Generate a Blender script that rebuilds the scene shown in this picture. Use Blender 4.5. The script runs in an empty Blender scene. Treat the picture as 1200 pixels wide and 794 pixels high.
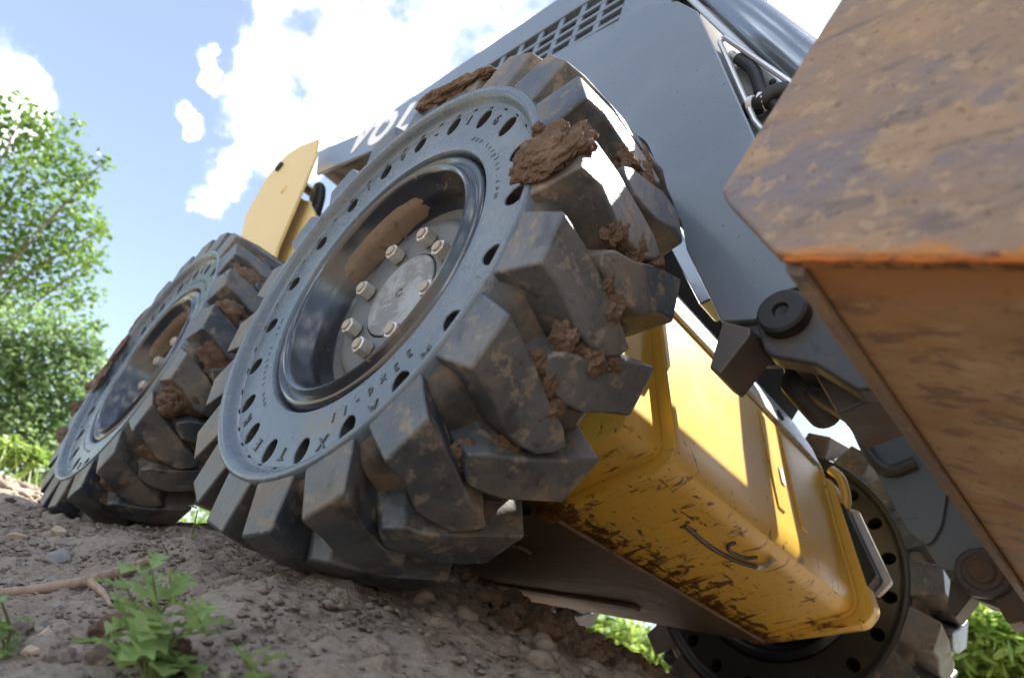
import bpy, bmesh, math, random
import numpy as np
from mathutils import Vector, Matrix, noise as mnoise
R = math.radians
random.seed(7)
SC = bpy.context.scene
COL = SC.collection

# ------------------------------------------------------------------ camera
CAM_POS = Vector((0.8116, -0.3365, -0.4815))
CX = Vector((0.71057, 0.64953, 0.27057)); CY = -Vector((-0.14969, 0.51528, -0.84385)); CZ = -Vector((-0.68752, 0.55911, 0.46337))
cam = bpy.data.cameras.new("camera")
cam.sensor_width = 36; cam.lens = 756.86 / 1200 * 36
cam.clip_start = 0.01; cam.clip_end = 2000
cam.dof.use_dof = True; cam.dof.focus_distance = 0.95; cam.dof.aperture_fstop = 3.8; cam.dof.aperture_blades = 7
camo = bpy.data.objects.new("camera", cam); COL.objects.link(camo)
m = Matrix((CX, CY, CZ)).transposed().to_4x4(); m.translation = CAM_POS
camo.matrix_world = m
SC.camera = camo

def cdir(u, v):
    d = CX * ((u - 600) / 756.86) - CY * ((v - 397) / 756.86) - CZ
    return d.normalized()

# ------------------------------------------------------------------ world, sun, exposure
SUN = Vector((0.16, 0.51, 0.845)).normalized()
SKY_STRENGTH = 0.05; SUN_STRENGTH = 2.0; CLOUD = 72.0
SC.view_settings.view_transform = 'Standard'; SC.view_settings.look = 'None'
SC.view_settings.gamma = 1.0; SC.view_settings.exposure = 3.05
w = bpy.data.worlds.new("World"); SC.world = w; w.use_nodes = True
nt = w.node_tree; nt.nodes.clear()
def N(t, kind, **kw):
    n = t.nodes.new(kind)
    for k, v in kw.items():
        setattr(n, k, v)
    return n
out = N(nt, 'ShaderNodeOutputWorld'); bg = N(nt, 'ShaderNodeBackground'); bg.inputs[1].default_value = SKY_STRENGTH
nt.links.new(bg.outputs[0], out.inputs[0])
sky = N(nt, 'ShaderNodeTexSky'); sky.sky_type = 'NISHITA'; sky.sun_disc = False
sky.sun_elevation = math.asin(SUN.z); sky.sun_rotation = math.atan2(SUN.x, SUN.y)
sky.air_density = 1.0; sky.dust_density = 0.9; sky.ozone_density = 3.2
tc = N(nt, 'ShaderNodeTexCoord')
def vmath(op, a=None, b=None):
    n = N(nt, 'ShaderNodeVectorMath', operation=op)
    for i, x in enumerate((a, b)):
        if x is None: continue
        if isinstance(x, (tuple, Vector)): n.inputs[i].default_value = tuple(x)
        else: nt.links.new(x, n.inputs[i])
    return n
def fmath(t, op, a=None, b=None, clamp=False):
    n = N(t, 'ShaderNodeMath', operation=op); n.use_clamp = clamp
    for i, x in enumerate((a, b)):
        if x is None: continue
        if isinstance(x, (int, float)): n.inputs[i].default_value = x
        else: t.links.new(x, n.inputs[i])
    return n.outputs[0]
dirn = vmath('NORMALIZE', tc.outputs['Generated']).outputs[0]
wn = N(nt, 'ShaderNodeTexNoise'); wn.inputs['Scale'].default_value = 9.0; wn.inputs['Detail'].default_value = 9; wn.inputs['Roughness'].default_value = 0.58
nt.links.new(dirn, wn.inputs['Vector'])
wv = vmath('SUBTRACT', wn.outputs['Color'], (0.5, 0.5, 0.5)).outputs[0]
sc_ = N(nt, 'ShaderNodeVectorMath', operation='SCALE'); nt.links.new(wv, sc_.inputs[0]); sc_.inputs['Scale'].default_value = 0.17
wd = vmath('NORMALIZE', vmath('ADD', dirn, sc_.outputs[0]).outputs[0]).outputs[0]
acc = None
for u, v, r in ((585, 40, 95), (490, 60, 85), (385, 50, 70), (330, 45, 42), (650, 20, 100), (430, 120, 70), (315, 130, 55), (335, 175, 42),
                (268, 190, 36), (240, 230, 30), (218, 132, 17), (240, 80, 15), (10, 110, 46), (-12, 60, 40), (760, 60, 150), (960, 30, 150), (1100, 100, 200), (1040, 545, 45)):
    d = vmath('DOT_PRODUCT', wd, cdir(u, v)).outputs['Value']
    mr = N(nt, 'ShaderNodeMapRange'); mr.interpolation_type = 'SMOOTHSTEP'
    nt.links.new(d, mr.inputs['Value'])
    mr.inputs['From Min'].default_value = math.cos(r * 1.42 / 757); mr.inputs['From Max'].default_value = math.cos(r * 0.35 / 757)
    o = mr.outputs[0]
    acc = o if acc is None else fmath(nt, 'MAXIMUM', acc, o)
# the same broken cumulus over the rest of the sky
gn = N(nt, 'ShaderNodeTexNoise'); gn.inputs['Scale'].default_value = 2.6; gn.inputs['Detail'].default_value = 10; gn.inputs['Roughness'].default_value = 0.55
nt.links.new(dirn, gn.inputs['Vector'])
gr = N(nt, 'ShaderNodeMapRange'); gr.interpolation_type = 'SMOOTHSTEP'; nt.links.new(gn.outputs[0], gr.inputs['Value'])
gr.inputs['From Min'].default_value = 0.48; gr.inputs['From Max'].default_value = 0.60
ahead = vmath('DOT_PRODUCT', dirn, cdir(560, 260)).outputs['Value']
ar = N(nt, 'ShaderNodeMapRange'); nt.links.new(ahead, ar.inputs['Value']); ar.inputs['From Min'].default_value = 0.62; ar.inputs['From Max'].default_value = 0.78
ar.inputs['To Min'].default_value = 1; ar.inputs['To Max'].default_value = 0
acc = fmath(nt, 'MAXIMUM', acc, fmath(nt, 'MULTIPLY', gr.outputs[0], ar.outputs[0]))
cn = N(nt, 'ShaderNodeTexNoise'); cn.inputs['Scale'].default_value = 6; cn.inputs['Detail'].default_value = 8
nt.links.new(dirn, cn.inputs['Vector'])
cc = N(nt, 'ShaderNodeValToRGB'); nt.links.new(cn.outputs[0], cc.inputs[0])
cc.color_ramp.elements[0].position = 0.42; cc.color_ramp.elements[0].color = (0.09, 0.103, 0.118, 1)
cc.color_ramp.elements[1].position = 0.66; cc.color_ramp.elements[1].color = (1, 1, 1, 1)
cs = N(nt, 'ShaderNodeVectorMath', operation='SCALE'); nt.links.new(cc.outputs[0], cs.inputs[0]); cs.inputs['Scale'].default_value = CLOUD / 2.2
# thin summer haze whitens the blue a little
hz = N(nt, 'ShaderNodeMix', data_type='RGBA'); hz.inputs[0].default_value = 0.12
skm = vmath('MULTIPLY', sky.outputs[0], (0.90, 0.80, 0.69)); nt.links.new(skm.outputs[0], hz.inputs['A']); hz.inputs['B'].default_value = (3.6, 3.7, 4.0, 1)
bn = N(nt, 'ShaderNodeTexNoise'); bn.inputs['Scale'].default_value = 13; bn.inputs['Detail'].default_value = 10; bn.inputs['Roughness'].default_value = 0.6
nt.links.new(dirn, bn.inputs['Vector'])
den = fmath(nt, 'ADD', fmath(nt, 'MULTIPLY', acc, 1.5), fmath(nt, 'MULTIPLY', fmath(nt, 'SUBTRACT', bn.outputs[0], 0.5), 3.0))
dm = N(nt, 'ShaderNodeMapRange'); dm.interpolation_type = 'SMOOTHSTEP'; nt.links.new(den, dm.inputs['Value'])
dm.inputs['From Min'].default_value = 0.2; dm.inputs['From Max'].default_value = 1.95
acc = fmath(nt, 'MULTIPLY', dm.outputs[0], fmath(nt, 'GREATER_THAN', acc, 0.001))
mx = N(nt, 'ShaderNodeMix', data_type='RGBA'); nt.links.new(fmath(nt, 'MULTIPLY', fmath(nt, 'POWER', acc, 5.0), 0.96), mx.inputs[0])
nt.links.new(hz.outputs['Result'], mx.inputs['A']); nt.links.new(cs.outputs[0], mx.inputs['B'])
nt.links.new(mx.outputs['Result'], bg.inputs[0])

sl = bpy.data.lights.new("sun", 'SUN'); sl.energy = SUN_STRENGTH; sl.angle = R(0.53); sl.color = (1, 0.95, 0.87)
so = bpy.data.objects.new("sun", sl); COL.objects.link(so)
so.rotation_euler = SUN.to_track_quat('Z', 'Y').to_euler(); so.location = (2, 6, 8)

# ------------------------------------------------------------------ materials
MATS = {}
def mat(name, base, rough=0.5, metal=0.0, layers=(), bumps=(), coat=0.0, spec=0.5, subsurf=0.0):
    """layers: (scale, lo, hi, colour, strength, stretch(x,y,z), rough or None, detail); bumps: (scale, strength, distance)"""
    mt = bpy.data.materials.new(name); mt.use_nodes = True
    t = mt.node_tree; b = t.nodes['Principled BSDF']
    b.inputs['Base Color'].default_value = (*base, 1); b.inputs['Roughness'].default_value = rough
    b.inputs['Metallic'].default_value = metal; b.inputs['Coat Weight'].default_value = coat; b.inputs['Coat Roughness'].default_value = 0.25
    b.inputs['Specular IOR Level'].default_value = spec
    g = N(t, 'ShaderNodeNewGeometry')
    cprev = None; rprev = None
    for i, L in enumerate(layers):
        scale, lo, hi, colr, st, stretch, rg, det = L
        mp = N(t, 'ShaderNodeMapping'); t.links.new(g.outputs['Position'], mp.inputs[0]); mp.inputs['Scale'].default_value = stretch
        mp.inputs['Location'].default_value = (3.1 * i + 1.7, 2.3 * i, 5.9 * i)
        if len(stretch) == 3 and stretch != (1, 1, 1): mp.inputs['Rotation'].default_value = (0.25, 0.2, 0.35)
        n = N(t, 'ShaderNodeTexNoise'); n.inputs['Scale'].default_value = scale; n.inputs['Detail'].default_value = det; n.inputs['Roughness'].default_value = 0.62
        t.links.new(mp.outputs[0], n.inputs['Vector'])
        mr = N(t, 'ShaderNodeMapRange'); mr.interpolation_type = 'SMOOTHSTEP'
        mr.inputs['From Min'].default_value = lo; mr.inputs['From Max'].default_value = hi; mr.inputs['To Max'].default_value = st
        t.links.new(n.outputs[0], mr.inputs['Value'])
        x = N(t, 'ShaderNodeMix', data_type='RGBA'); t.links.new(mr.outputs[0], x.inputs[0])
        if cprev is None: x.inputs['A'].default_value = (*base, 1)
        else: t.links.new(cprev, x.inputs['A'])
        x.inputs['B'].default_value = (*colr, 1); cprev = x.outputs['Result']
        if rg is not None:
            y = N(t, 'ShaderNodeMix', data_type='FLOAT'); t.links.new(mr.outputs[0], y.inputs[0])
            if rprev is None: y.inputs['A'].default_value = rough
            else: t.links.new(rprev, y.inputs['A'])
            y.inputs['B'].default_value = rg; rprev = y.outputs[0]
    if cprev is not None: t.links.new(cprev, b.inputs['Base Color'])
    if rprev is not None: t.links.new(rprev, b.inputs['Roughness'])
    prev = None
    for scale, st, dist in bumps:
        n = N(t, 'ShaderNodeTexNoise'); n.inputs['Scale'].default_value = scale; n.inputs['Detail'].default_value = 8; n.inputs['Roughness'].default_value = 0.6
        t.links.new(g.outputs['Position'], n.inputs['Vector'])
        bp = N(t, 'ShaderNodeBump'); bp.inputs['Strength'].default_value = st; bp.inputs['Distance'].default_value = dist
        t.links.new(n.outputs[0], bp.inputs['Height'])
        if prev is not None: t.links.new(prev, bp.inputs['Normal'])
        prev = bp.outputs[0]
    if prev is not None: t.links.new(prev, b.inputs['Normal'])
    MATS[name] = mt
    return mt
O = (1, 1, 1)
TAN = (0.27, 0.195, 0.13); MUDC = (0.15, 0.10, 0.07)
m_rub = mat('rubber_sidewall', (0.088, 0.113, 0.14), 0.25, layers=((14, 0.45, 0.75, (0.15, 0.178, 0.2), 0.7, O, 0.38, 9), (60, 0.62, 0.72, (0.03, 0.028, 0.028), 0.8, O, 0.5, 4), (8, 0.56, 0.72, (0.2, 0.165, 0.125), 0.55, O, 0.7, 12), (70, 0.6, 0.68, (0.26, 0.2, 0.14), 0.45, O, 0.9, 8)), bumps=((40, 0.12, 0.004), (220, 0.2, 0.002)))
m_lug = mat('rubber_lug', (0.042, 0.052, 0.065), 0.34, layers=((7, 0.42, 0.66, (0.115, 0.117, 0.118), 0.75, O, 0.42, 11), (6, 0.45, 0.70, (0.20, 0.155, 0.11), 0.75, O, 0.75, 14), (38, 0.54, 0.62, (0.29, 0.225, 0.155), 0.45, O, 0.9, 13), (12, 0.56, 0.66, (0.016, 0.016, 0.017), 0.75, (1, 1, .7), 0.34, 13), (50, 0.6, 0.66, (0.025, 0.025, 0.026), 0.6, (5, 1, 1), 0.4, 5)), bumps=((28, 0.3, 0.006), (130, 0.3, 0.003), (420, 0.3, 0.001)))
m_carc = mat('rubber_groove', (0.03, 0.03, 0.032), 0.55, layers=((10, 0.40, 0.62, (0.19, 0.14, 0.095), 0.8, O, 0.9, 12),), bumps=((90, 0.4, 0.003),))
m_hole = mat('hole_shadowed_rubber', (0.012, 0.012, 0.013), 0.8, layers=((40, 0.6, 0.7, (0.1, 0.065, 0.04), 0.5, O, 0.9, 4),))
m_let = mat('lettering_rubber', (0.028, 0.029, 0.032), 0.4)
m_rim = mat('rim_black_paint', (0.010, 0.013, 0.02), 0.2, coat=0.8, layers=((20, 0.58, 0.78, (0.06, 0.058, 0.055), 0.4, O, 0.5, 8), (45, 0.64, 0.7, (0.16, 0.09, 0.045), 0.7, O, 0.8, 6)), bumps=((120, 0.08, 0.002),))
m_disc = mat('rim_disc_paint', (0.085, 0.092, 0.10), 0.4, layers=((9, 0.45, 0.65, (0.11, 0.095, 0.08), 0.8, O, 0.6, 9), (90, 0.6, 0.7, (0.02, 0.02, 0.02), 0.8, O, 0.5, 4)), bumps=((150, 0.12, 0.002),))
m_cap = mat('hub_cap_paint', (0.25, 0.265, 0.28), 0.45, layers=((18, 0.45, 0.6, (0.10, 0.095, 0.09), 0.7, O, 0.6, 8), (40, 0.57, 0.62, (0.30, 0.30, 0.29), 0.6, (1, .3, 3), 0.4, 4)), bumps=((200, 0.1, 0.001),))
m_nut = mat('nut_zinc', (0.54, 0.53, 0.50), 0.36, metal=0.5, layers=((60, 0.5, 0.65, (0.33, 0.25, 0.17), 0.6, O, 0.8, 5),))
m_stud = mat('stud_rust', (0.33, 0.28, 0.23), 0.7)
m_mud = mat('clay_mud', MUDC, 0.92, layers=((25, 0.45, 0.7, (0.27, 0.19, 0.135), 0.8, O, None, 8), (120, 0.55, 0.7, (0.075, 0.05, 0.035), 0.7, O, None, 6)), bumps=((70, 0.9, 0.01), (220, 0.9, 0.005), (600, 0.6, 0.0015)), spec=0.15)
m_grey = mat('grey_paint', (0.118, 0.148, 0.185), 0.28, coat=0.35, layers=((4, 0.45, 0.75, (0.185, 0.22, 0.26), 0.6, O, 0.38, 8), (38, 0.66, 0.72, (0.22, 0.235, 0.25), 0.25, (3, 1, .6), 0.5, 3), (110, 0.7, 0.74, (0.03, 0.03, 0.035), 0.8, O, 0.5, 2)), bumps=((30, 0.05, 0.003),))
m_dgrey = mat('dark_frame_paint', (0.05, 0.054, 0.06), 0.4, layers=((14, 0.5, 0.7, (0.13, 0.09, 0.065), 0.6, O, 0.75, 9), (40, 0.6, 0.7, (0.02, 0.02, 0.02), 0.6, O, 0.5, 5)), bumps=((60, 0.15, 0.003),))
m_armrust = mat('arm_underside', (0.09, 0.085, 0.085), 0.5, layers=((9, 0.42, 0.6, (0.16, 0.10, 0.06), 0.8, O, 0.8, 9),))
m_rusty = mat('worn_block_steel', (0.075, 0.068, 0.066), 0.5, layers=((16, 0.46, 0.66, (0.13, 0.08, 0.058), 0.75, O, 0.75, 12), (50, 0.62, 0.7, (0.03, 0.027, 0.027), 0.8, O, 0.4, 5)), bumps=((70, 0.35, 0.003),))
m_black = mat('black_rubber_matte', (0.014, 0.014, 0.015), 0.55, bumps=((80, 0.2, 0.002),))
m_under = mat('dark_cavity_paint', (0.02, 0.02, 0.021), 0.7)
YEL = (0.72, 0.45, 0.065)
m_yel = mat('yellow_paint', YEL, 0.32, coat=0.2, layers=((5, 0.4, 0.7, (0.68, 0.47, 0.14), 0.7, O, 0.4, 6), (70, 0.68, 0.73, (0.12, 0.07, 0.02), 0.7, O, 0.6, 4)))
m_tower = mat('pale_yellow_paint', (0.62, 0.45, 0.17), 0.45, layers=((6, 0.5, 0.75, (0.56, 0.40, 0.14), 0.5, O, 0.5, 6), (80, 0.7, 0.74, (0.3, 0.16, 0.04), 0.6, O, 0.6, 4)))  # paler yellow for the towers and engine housing
# scraped yellow steel of the belly nose: scratches run along the length of travel, rust gathers on the low edges that drag
def scraped(name):
    mt = mat(name, YEL, 0.34, coat=0.15, layers=((6, 0.42, 0.7, (0.62, 0.42, 0.12), 0.6, O, 0.45, 7),))
    t = mt.node_tree; b = t.nodes['Principled BSDF']; src = b.inputs['Base Color'].links[0].from_socket
    g = N(t, 'ShaderNodeNewGeometry'); sep = N(t, 'ShaderNodeSeparateXYZ'); t.links.new(g.outputs['Position'], sep.inputs[0])
    h = N(t, 'ShaderNodeMapRange'); t.links.new(sep.outputs['Z'], h.inputs['Value'])
    h.inputs['From Min'].default_value = -0.03; h.inputs['From Max'].default_value = -0.15; h.inputs['To Min'].default_value = -0.085; h.inputs['To Max'].default_value = -0.004
    h2 = N(t, 'ShaderNodeMapRange'); t.links.new(sep.outputs['Z'], h2.inputs['Value'])
    h2.inputs['From Min'].default_value = -0.192; h2.inputs['From Max'].default_value = -0.222; h2.inputs['To Min'].default_value = 0.0; h2.inputs['To Max'].default_value = 0.13
    h = fmath(t, 'ADD', h.outputs[0], h2.outputs[0])
    prev = src
    for i, (sc, st, rot, lo, hi, colr) in enumerate((
            (9, (1.0, 6.0, 3.0), (0, 0, 0.5), 0.565, 0.65, (0.085, 0.032, 0.014)),
            (17, (5.0, 1.0, 3.0), (0.1, 0, 0.35), 0.595, 0.655, (0.055, 0.022, 0.012)),
            (26, (1, 1, 1), (0, 0, 0), 0.595, 0.66, (0.10, 0.03, 0.02)),
            (60, (1, 5, 2), (0, 0, -0.4), 0.63, 0.67, (0.2, 0.1, 0.02)))):
        mp = N(t, 'ShaderNodeMapping'); t.links.new(g.outputs['Position'], mp.inputs[0]); mp.inputs['Scale'].default_value = st; mp.inputs['Rotation'].default_value = rot
        mp.inputs['Location'].default_value = (i * 2.7, i * 4.1, 0.6)
        n = N(t, 'ShaderNodeTexNoise'); n.inputs['Scale'].default_value = sc; n.inputs['Detail'].default_value = 9; n.inputs['Roughness'].default_value = 0.63; n.inputs['Distortion'].default_value = 0.25
        t.links.new(mp.outputs[0], n.inputs['Vector'])
        mr = N(t, 'ShaderNodeMapRange'); mr.interpolation_type = 'SMOOTHSTEP'; mr.inputs['From Min'].default_value = lo; mr.inputs['From Max'].default_value = hi
        t.links.new(fmath(t, 'ADD', n.outputs[0], h), mr.inputs['Value'])
        x = N(t, 'ShaderNodeMix', data_type='RGBA'); t.links.new(fmath(t, 'MULTIPLY', mr.outputs[0], 0.9), x.inputs[0]); t.links.new(prev, x.inputs['A']); x.inputs['B'].default_value = (*colr, 1)
        prev = x.outputs['Result']
    t.links.new(prev, b.inputs['Base Color'])
    return mt
m_scr = scraped('scraped_yellow_paint')
m_belly = mat('belly_steel', (0.11, 0.072, 0.046), 0.55, layers=((10, 0.45, 0.6, (0.20, 0.12, 0.06), 0.7, (1, 4, 1), 0.7, 9), (22, 0.55, 0.65, (0.02, 0.018, 0.016), 0.8, (1, 4, 1), 0.5, 7)), bumps=((40, 0.2, 0.003),))
m_bside = mat('bucket_side_steel', (0.265, 0.19, 0.14), 0.72, layers=((5, 0.45, 0.62, (0.17, 0.15, 0.165), 0.85, (.8, 1, 1.7), 0.42, 14), (12, 0.5, 0.60, (0.34, 0.235, 0.15), 0.8, (1, 1, 1.3), 0.9, 14), (22, 0.56, 0.64, (0.10, 0.085, 0.095), 0.55, (.5, 1, 2.4), 0.45, 14), (60, 0.54, 0.62, (0.40, 0.29, 0.20), 0.6, O, 0.95, 10), (150, 0.62, 0.68, (0.12, 0.08, 0.055), 0.6, O, 0.9, 4)), bumps=((22, 0.4, 0.008), (70, 0.8, 0.006), (240, 0.6, 0.002)), spec=0.3)
m_bfloor = mat('bucket_floor_steel', (0.47, 0.31, 0.17), 0.7, layers=((6, 0.42, 0.62, (0.34, 0.185, 0.085), 0.85, (.8, 1.5, 1.5), 0.6, 13), (13, 0.5, 0.62, (0.60, 0.42, 0.25), 0.7, (.8, 1.3, 1), 0.85, 14), (26, 0.54, 0.60, (0.17, 0.105, 0.065), 0.75, (.7, 1.5, 1.2), 0.5, 14), (90, 0.58, 0.64, (0.22, 0.13, 0.07), 0.6, O, 0.8, 8), (9, 0.53, 0.62, (0.45, 0.25, 0.11), 0.6, (.8, 1.4, 1), 0.85, 13)), bumps=((30, 0.2, 0.004), (140, 0.4, 0.002)), spec=0.35)
def edge_rust(mt, p0, nrm, width):
    # corrosion creeping out from the welded edge
    t = mt.node_tree; b = t.nodes['Principled BSDF']; src = b.inputs['Base Color'].links[0].from_socket
    g = N(t, 'ShaderNodeNewGeometry'); sb = N(t, 'ShaderNodeVectorMath', operation='SUBTRACT'); t.links.new(g.outputs['Position'], sb.inputs[0]); sb.inputs[1].default_value = p0
    dt = N(t, 'ShaderNodeVectorMath', operation='DOT_PRODUCT'); t.links.new(sb.outputs[0], dt.inputs[0]); dt.inputs[1].default_value = nrm
    for sc, amp, w_, colr in ((16, .05, width, (0.40, 0.19, 0.075)), (40, .035, width * .45, (0.45, 0.20, 0.06)), (70, .03, width * .18, (0.14, 0.06, 0.03))):
        n = N(t, 'ShaderNodeTexNoise'); n.inputs['Scale'].default_value = sc; n.inputs['Detail'].default_value = 10; t.links.new(g.outputs['Position'], n.inputs['Vector'])
        q = fmath(t, 'SUBTRACT', fmath(t, 'ADD', dt.outputs['Value'], amp * .5), fmath(t, 'MULTIPLY', n.outputs[0], amp))
        mr = N(t, 'ShaderNodeMapRange'); mr.interpolation_type = 'SMOOTHSTEP'; t.links.new(q, mr.inputs['Value'])
        mr.inputs['From Min'].default_value = w_; mr.inputs['From Max'].default_value = w_ * .45; mr.inputs['To Max'].default_value = .9
        x = N(t, 'ShaderNodeMix', data_type='RGBA'); t.links.new(mr.outputs[0], x.inputs[0]); t.links.new(src, x.inputs['A']); x.inputs['B'].default_value = (*colr, 1); src = x.outputs['Result']
    t.links.new(src, b.inputs['Base Color'])
m_heel = m_bside.copy(); m_heel.name = 'worn_heel_steel'
edge_rust(m_bside, (.655, 0, -.1865), (.289, 0, .957), .014)
edge_rust(m_bfloor, (.655, 0, -.1865), (0, 1, 0), .075)
m_weld = mat('orange_rust', (0.45, 0.13, 0.02), 0.85, layers=((40, 0.45, 0.6, (0.22, 0.08, 0.03), 0.8, O, None, 8), (90, 0.58, 0.66, (0.09, 0.04, 0.02), 0.8, O, None, 5)), bumps=((150, 0.7, 0.004),))
m_chrome = mat('cylinder_steel', (0.24, 0.28, 0.33), 0.22, metal=0.6, layers=((10, 0.55, 0.75, (0.16, 0.16, 0.17), 0.5, O, 0.4, 6),))
m_silver = mat('silver_trim', (0.62, 0.64, 0.66), 0.25, metal=0.6)
m_bright = mat('worn_bright_steel', (0.55, 0.55, 0.55), 0.38, metal=0.3, layers=((30, 0.55, 0.65, (0.2, 0.19, 0.18), 0.6, O, 0.5, 6),))
m_white = mat('white_print', (0.78, 0.79, 0.80), 0.5)
m_glass = mat('tinted_window', (0.085, 0.11, 0.095), 0.08, layers=((9, 0.4, 0.7, (0.16, 0.18, 0.15), 0.8, O, 0.12, 5),))
m_pane = mat('olive_grey_window', (0.16, 0.18, 0.15), 0.3, layers=((30, 0.45, 0.7, (0.23, 0.24, 0.2), 0.7, O, 0.45, 6),))  # olive-grey pane with slightly paler mottling
m_dirt = mat('dry_dirt', (0.27, 0.215, 0.168), 0.95, spec=0.2, layers=((3.5, 0.42, 0.66, (0.30, 0.26, 0.22), 0.8, O, None, 9), (28, 0.5, 0.68, (0.34, 0.30, 0.265), 0.6, O, None, 10), (60, 0.52, 0.66, (0.11, 0.088, 0.072), 0.7, O, None, 9)), bumps=((55, 0.9, 0.012), (240, 0.6, 0.003)))
m_clod = mat('soil_clod', (0.17, 0.14, 0.118), 0.95, spec=0.2, layers=((40, 0.45, 0.68, (0.23, 0.185, 0.15), 0.8, O, None, 8),), bumps=((120, 0.8, 0.004),))
m_stone = mat('grey_stone', (0.24, 0.235, 0.235), 0.85, layers=((30, 0.45, 0.65, (0.33, 0.31, 0.29), 0.7, O, None, 7),), bumps=((140, 0.5, 0.002),))
m_sand = mat('pale_stone', (0.42, 0.33, 0.25), 0.9, layers=((35, 0.45, 0.65, (0.3, 0.22, 0.16), 0.7, O, None, 7),), bumps=((140, 0.5, 0.002),))
m_wood = mat('bare_wood', (0.33, 0.235, 0.17), 0.8, layers=((20, 0.45, 0.65, (0.2, 0.13, 0.09), 0.7, (1, 6, 1), None, 8), (60, 0.58, 0.68, (0.42, 0.33, 0.26), 0.6, O, None, 6)), bumps=((150, 0.4, 0.002),))
m_bark = mat('bark', (0.11, 0.085, 0.06), 0.9, bumps=((30, 0.6, 0.02),))
m_stem = mat('plant_stem', (0.12, 0.15, 0.05), 0.6)
def leafmat(name, a, b, trans=0.35, sc=3.0):
    mt = bpy.data.materials.new(name); mt.use_nodes = True; t = mt.node_tree; p = t.nodes['Principled BSDF']; o = t.nodes['Material Output']
    g = N(t, 'ShaderNodeNewGeometry'); n = N(t, 'ShaderNodeTexNoise'); n.inputs['Scale'].default_value = sc; n.inputs['Detail'].default_value = 6
    t.links.new(g.outputs['Position'], n.inputs['Vector'])
    wn_ = N(t, 'ShaderNodeMath', operation='MULTIPLY_ADD'); t.links.new(g.outputs['Random Per Island'], wn_.inputs[0]); wn_.inputs[1].default_value = 0.7; t.links.new(n.outputs[0], wn_.inputs[2])
    r = N(t, 'ShaderNodeMapRange'); t.links.new(wn_.outputs[0], r.inputs['Value']); r.inputs['From Min'].default_value = 0.4; r.inputs['From Max'].default_value = 1.15
    x = N(t, 'ShaderNodeMix', data_type='RGBA'); t.links.new(r.outputs[0], x.inputs[0]); x.inputs['A'].default_value = (*a, 1); x.inputs['B'].default_value = (*b, 1)
    t.links.new(x.outputs['Result'], p.inputs['Base Color']); p.inputs['Roughness'].default_value = 0.45
    tr = N(t, 'ShaderNodeBsdfTranslucent'); t.links.new(x.outputs['Result'], tr.inputs['Color'])
    ms = N(t, 'ShaderNodeMixShader'); ms.inputs[0].default_value = trans
    t.links.new(p.outputs[0], ms.inputs[1]); t.links.new(tr.outputs[0], ms.inputs[2]); t.links.new(ms.outputs[0], o.inputs[0])
    return mt
m_leaf = leafmat('shrub_leaf', (0.07, 0.16, 0.025), (0.20, 0.31, 0.06), .5)
m_leaf2 = leafmat('pale_shrub_leaf', (0.10, 0.20, 0.06), (0.27, 0.37, 0.16), .5)
m_leaf3 = leafmat('grass_leaf', (0.12, 0.24, 0.04), (0.34, 0.44, 0.10), .5)
m_seed = leafmat('seedling_leaf', (0.19, 0.34, 0.11), (0.42, 0.54, 0.20), .45, sc=14)

# ------------------------------------------------------------------ mesh helpers
def link(name, me, material, parent=None, bevel=0.0, seg=2, smooth=True, angle=38):
    if material is not None and not me.materials: me.materials.append(material)
    if smooth:
        for p in me.polygons: p.use_smooth = True
        me.set_sharp_from_angle(angle=R(angle))
    o = bpy.data.objects.new(name, me); COL.objects.link(o)
    if parent is not None: o.parent = parent
    if bevel:
        b = o.modifiers.new('bevel', 'BEVEL'); b.width = bevel; b.segments = seg; b.limit_method = 'ANGLE'; b.angle_limit = R(30); b.harden_normals = True
    return o
def pyd(v, f):
    me = bpy.data.meshes.new('mesh'); me.from_pydata([tuple(x) for x in v], [], f); me.update()
    bm = bmesh.new(); bm.from_mesh(me); bmesh.ops.recalc_face_normals(bm, faces=bm.faces); bm.to_mesh(me); bm.free()
    return me
def prism_data(poly, y0, y1, poly2=None):
    n = len(poly); p2 = poly2 or poly
    v = [(x, y0, z) for x, z in poly] + [(x, y1, z) for x, z in p2]
    f = [list(range(n)), list(range(2 * n - 1, n - 1, -1))] + [[i, (i + 1) % n, n + (i + 1) % n, n + i] for i in range(n)]
    return v, f
def prism(name, poly, y0, y1, material, parent=None, bevel=0.0, poly2=None, seg=2):
    v, f = prism_data(poly, y0, y1, poly2); return link(name, pyd(v, f), material, parent, bevel, seg)
def box(name, a, b, material, parent=None, bevel=0.0):
    return prism(name, [(a[0], a[2]), (b[0], a[2]), (b[0], b[2]), (a[0], b[2])], a[1], b[1], material, parent, bevel)
def rounded(poly, rads, n=5):
    o = []
    L = len(poly)
    for i, (p, r) in enumerate(zip(poly, rads)):
        if r <= 0: o.append(p); continue
        p = Vector(p); a = (Vector(poly[i - 1]) - p); b = (Vector(poly[(i + 1) % L]) - p)
        ang = a.angle(b); d = min(r / math.tan(ang / 2), a.length * .49, b.length * .49)
        s = p + a.normalized() * d; e = p + b.normalized() * d
        for k in range(n + 1):
            t = k / n; o.append(tuple(s * (1 - t) ** 2 + p * 2 * t * (1 - t) + e * t * t))
    return o
def lathe_data(prof, n=96, a0=0.0, a1=2 * math.pi, axis=(0, 0)):
    full = abs(a1 - a0 - 2 * math.pi) < 1e-6; m_ = n if full else n + 1
    v = []; f = []
    for i in range(m_):
        a = a0 + (a1 - a0) * i / n
        for r, y in prof: v.append((axis[0] + r * math.cos(a), y, axis[1] + r * math.sin(a)))
    P = len(prof)
    for i in range(n):
        j = (i + 1) % m_
        for k in range(P - 1): f.append([i * P + k, j * P + k, j * P + k + 1, i * P + k + 1])
    return v, f
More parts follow.
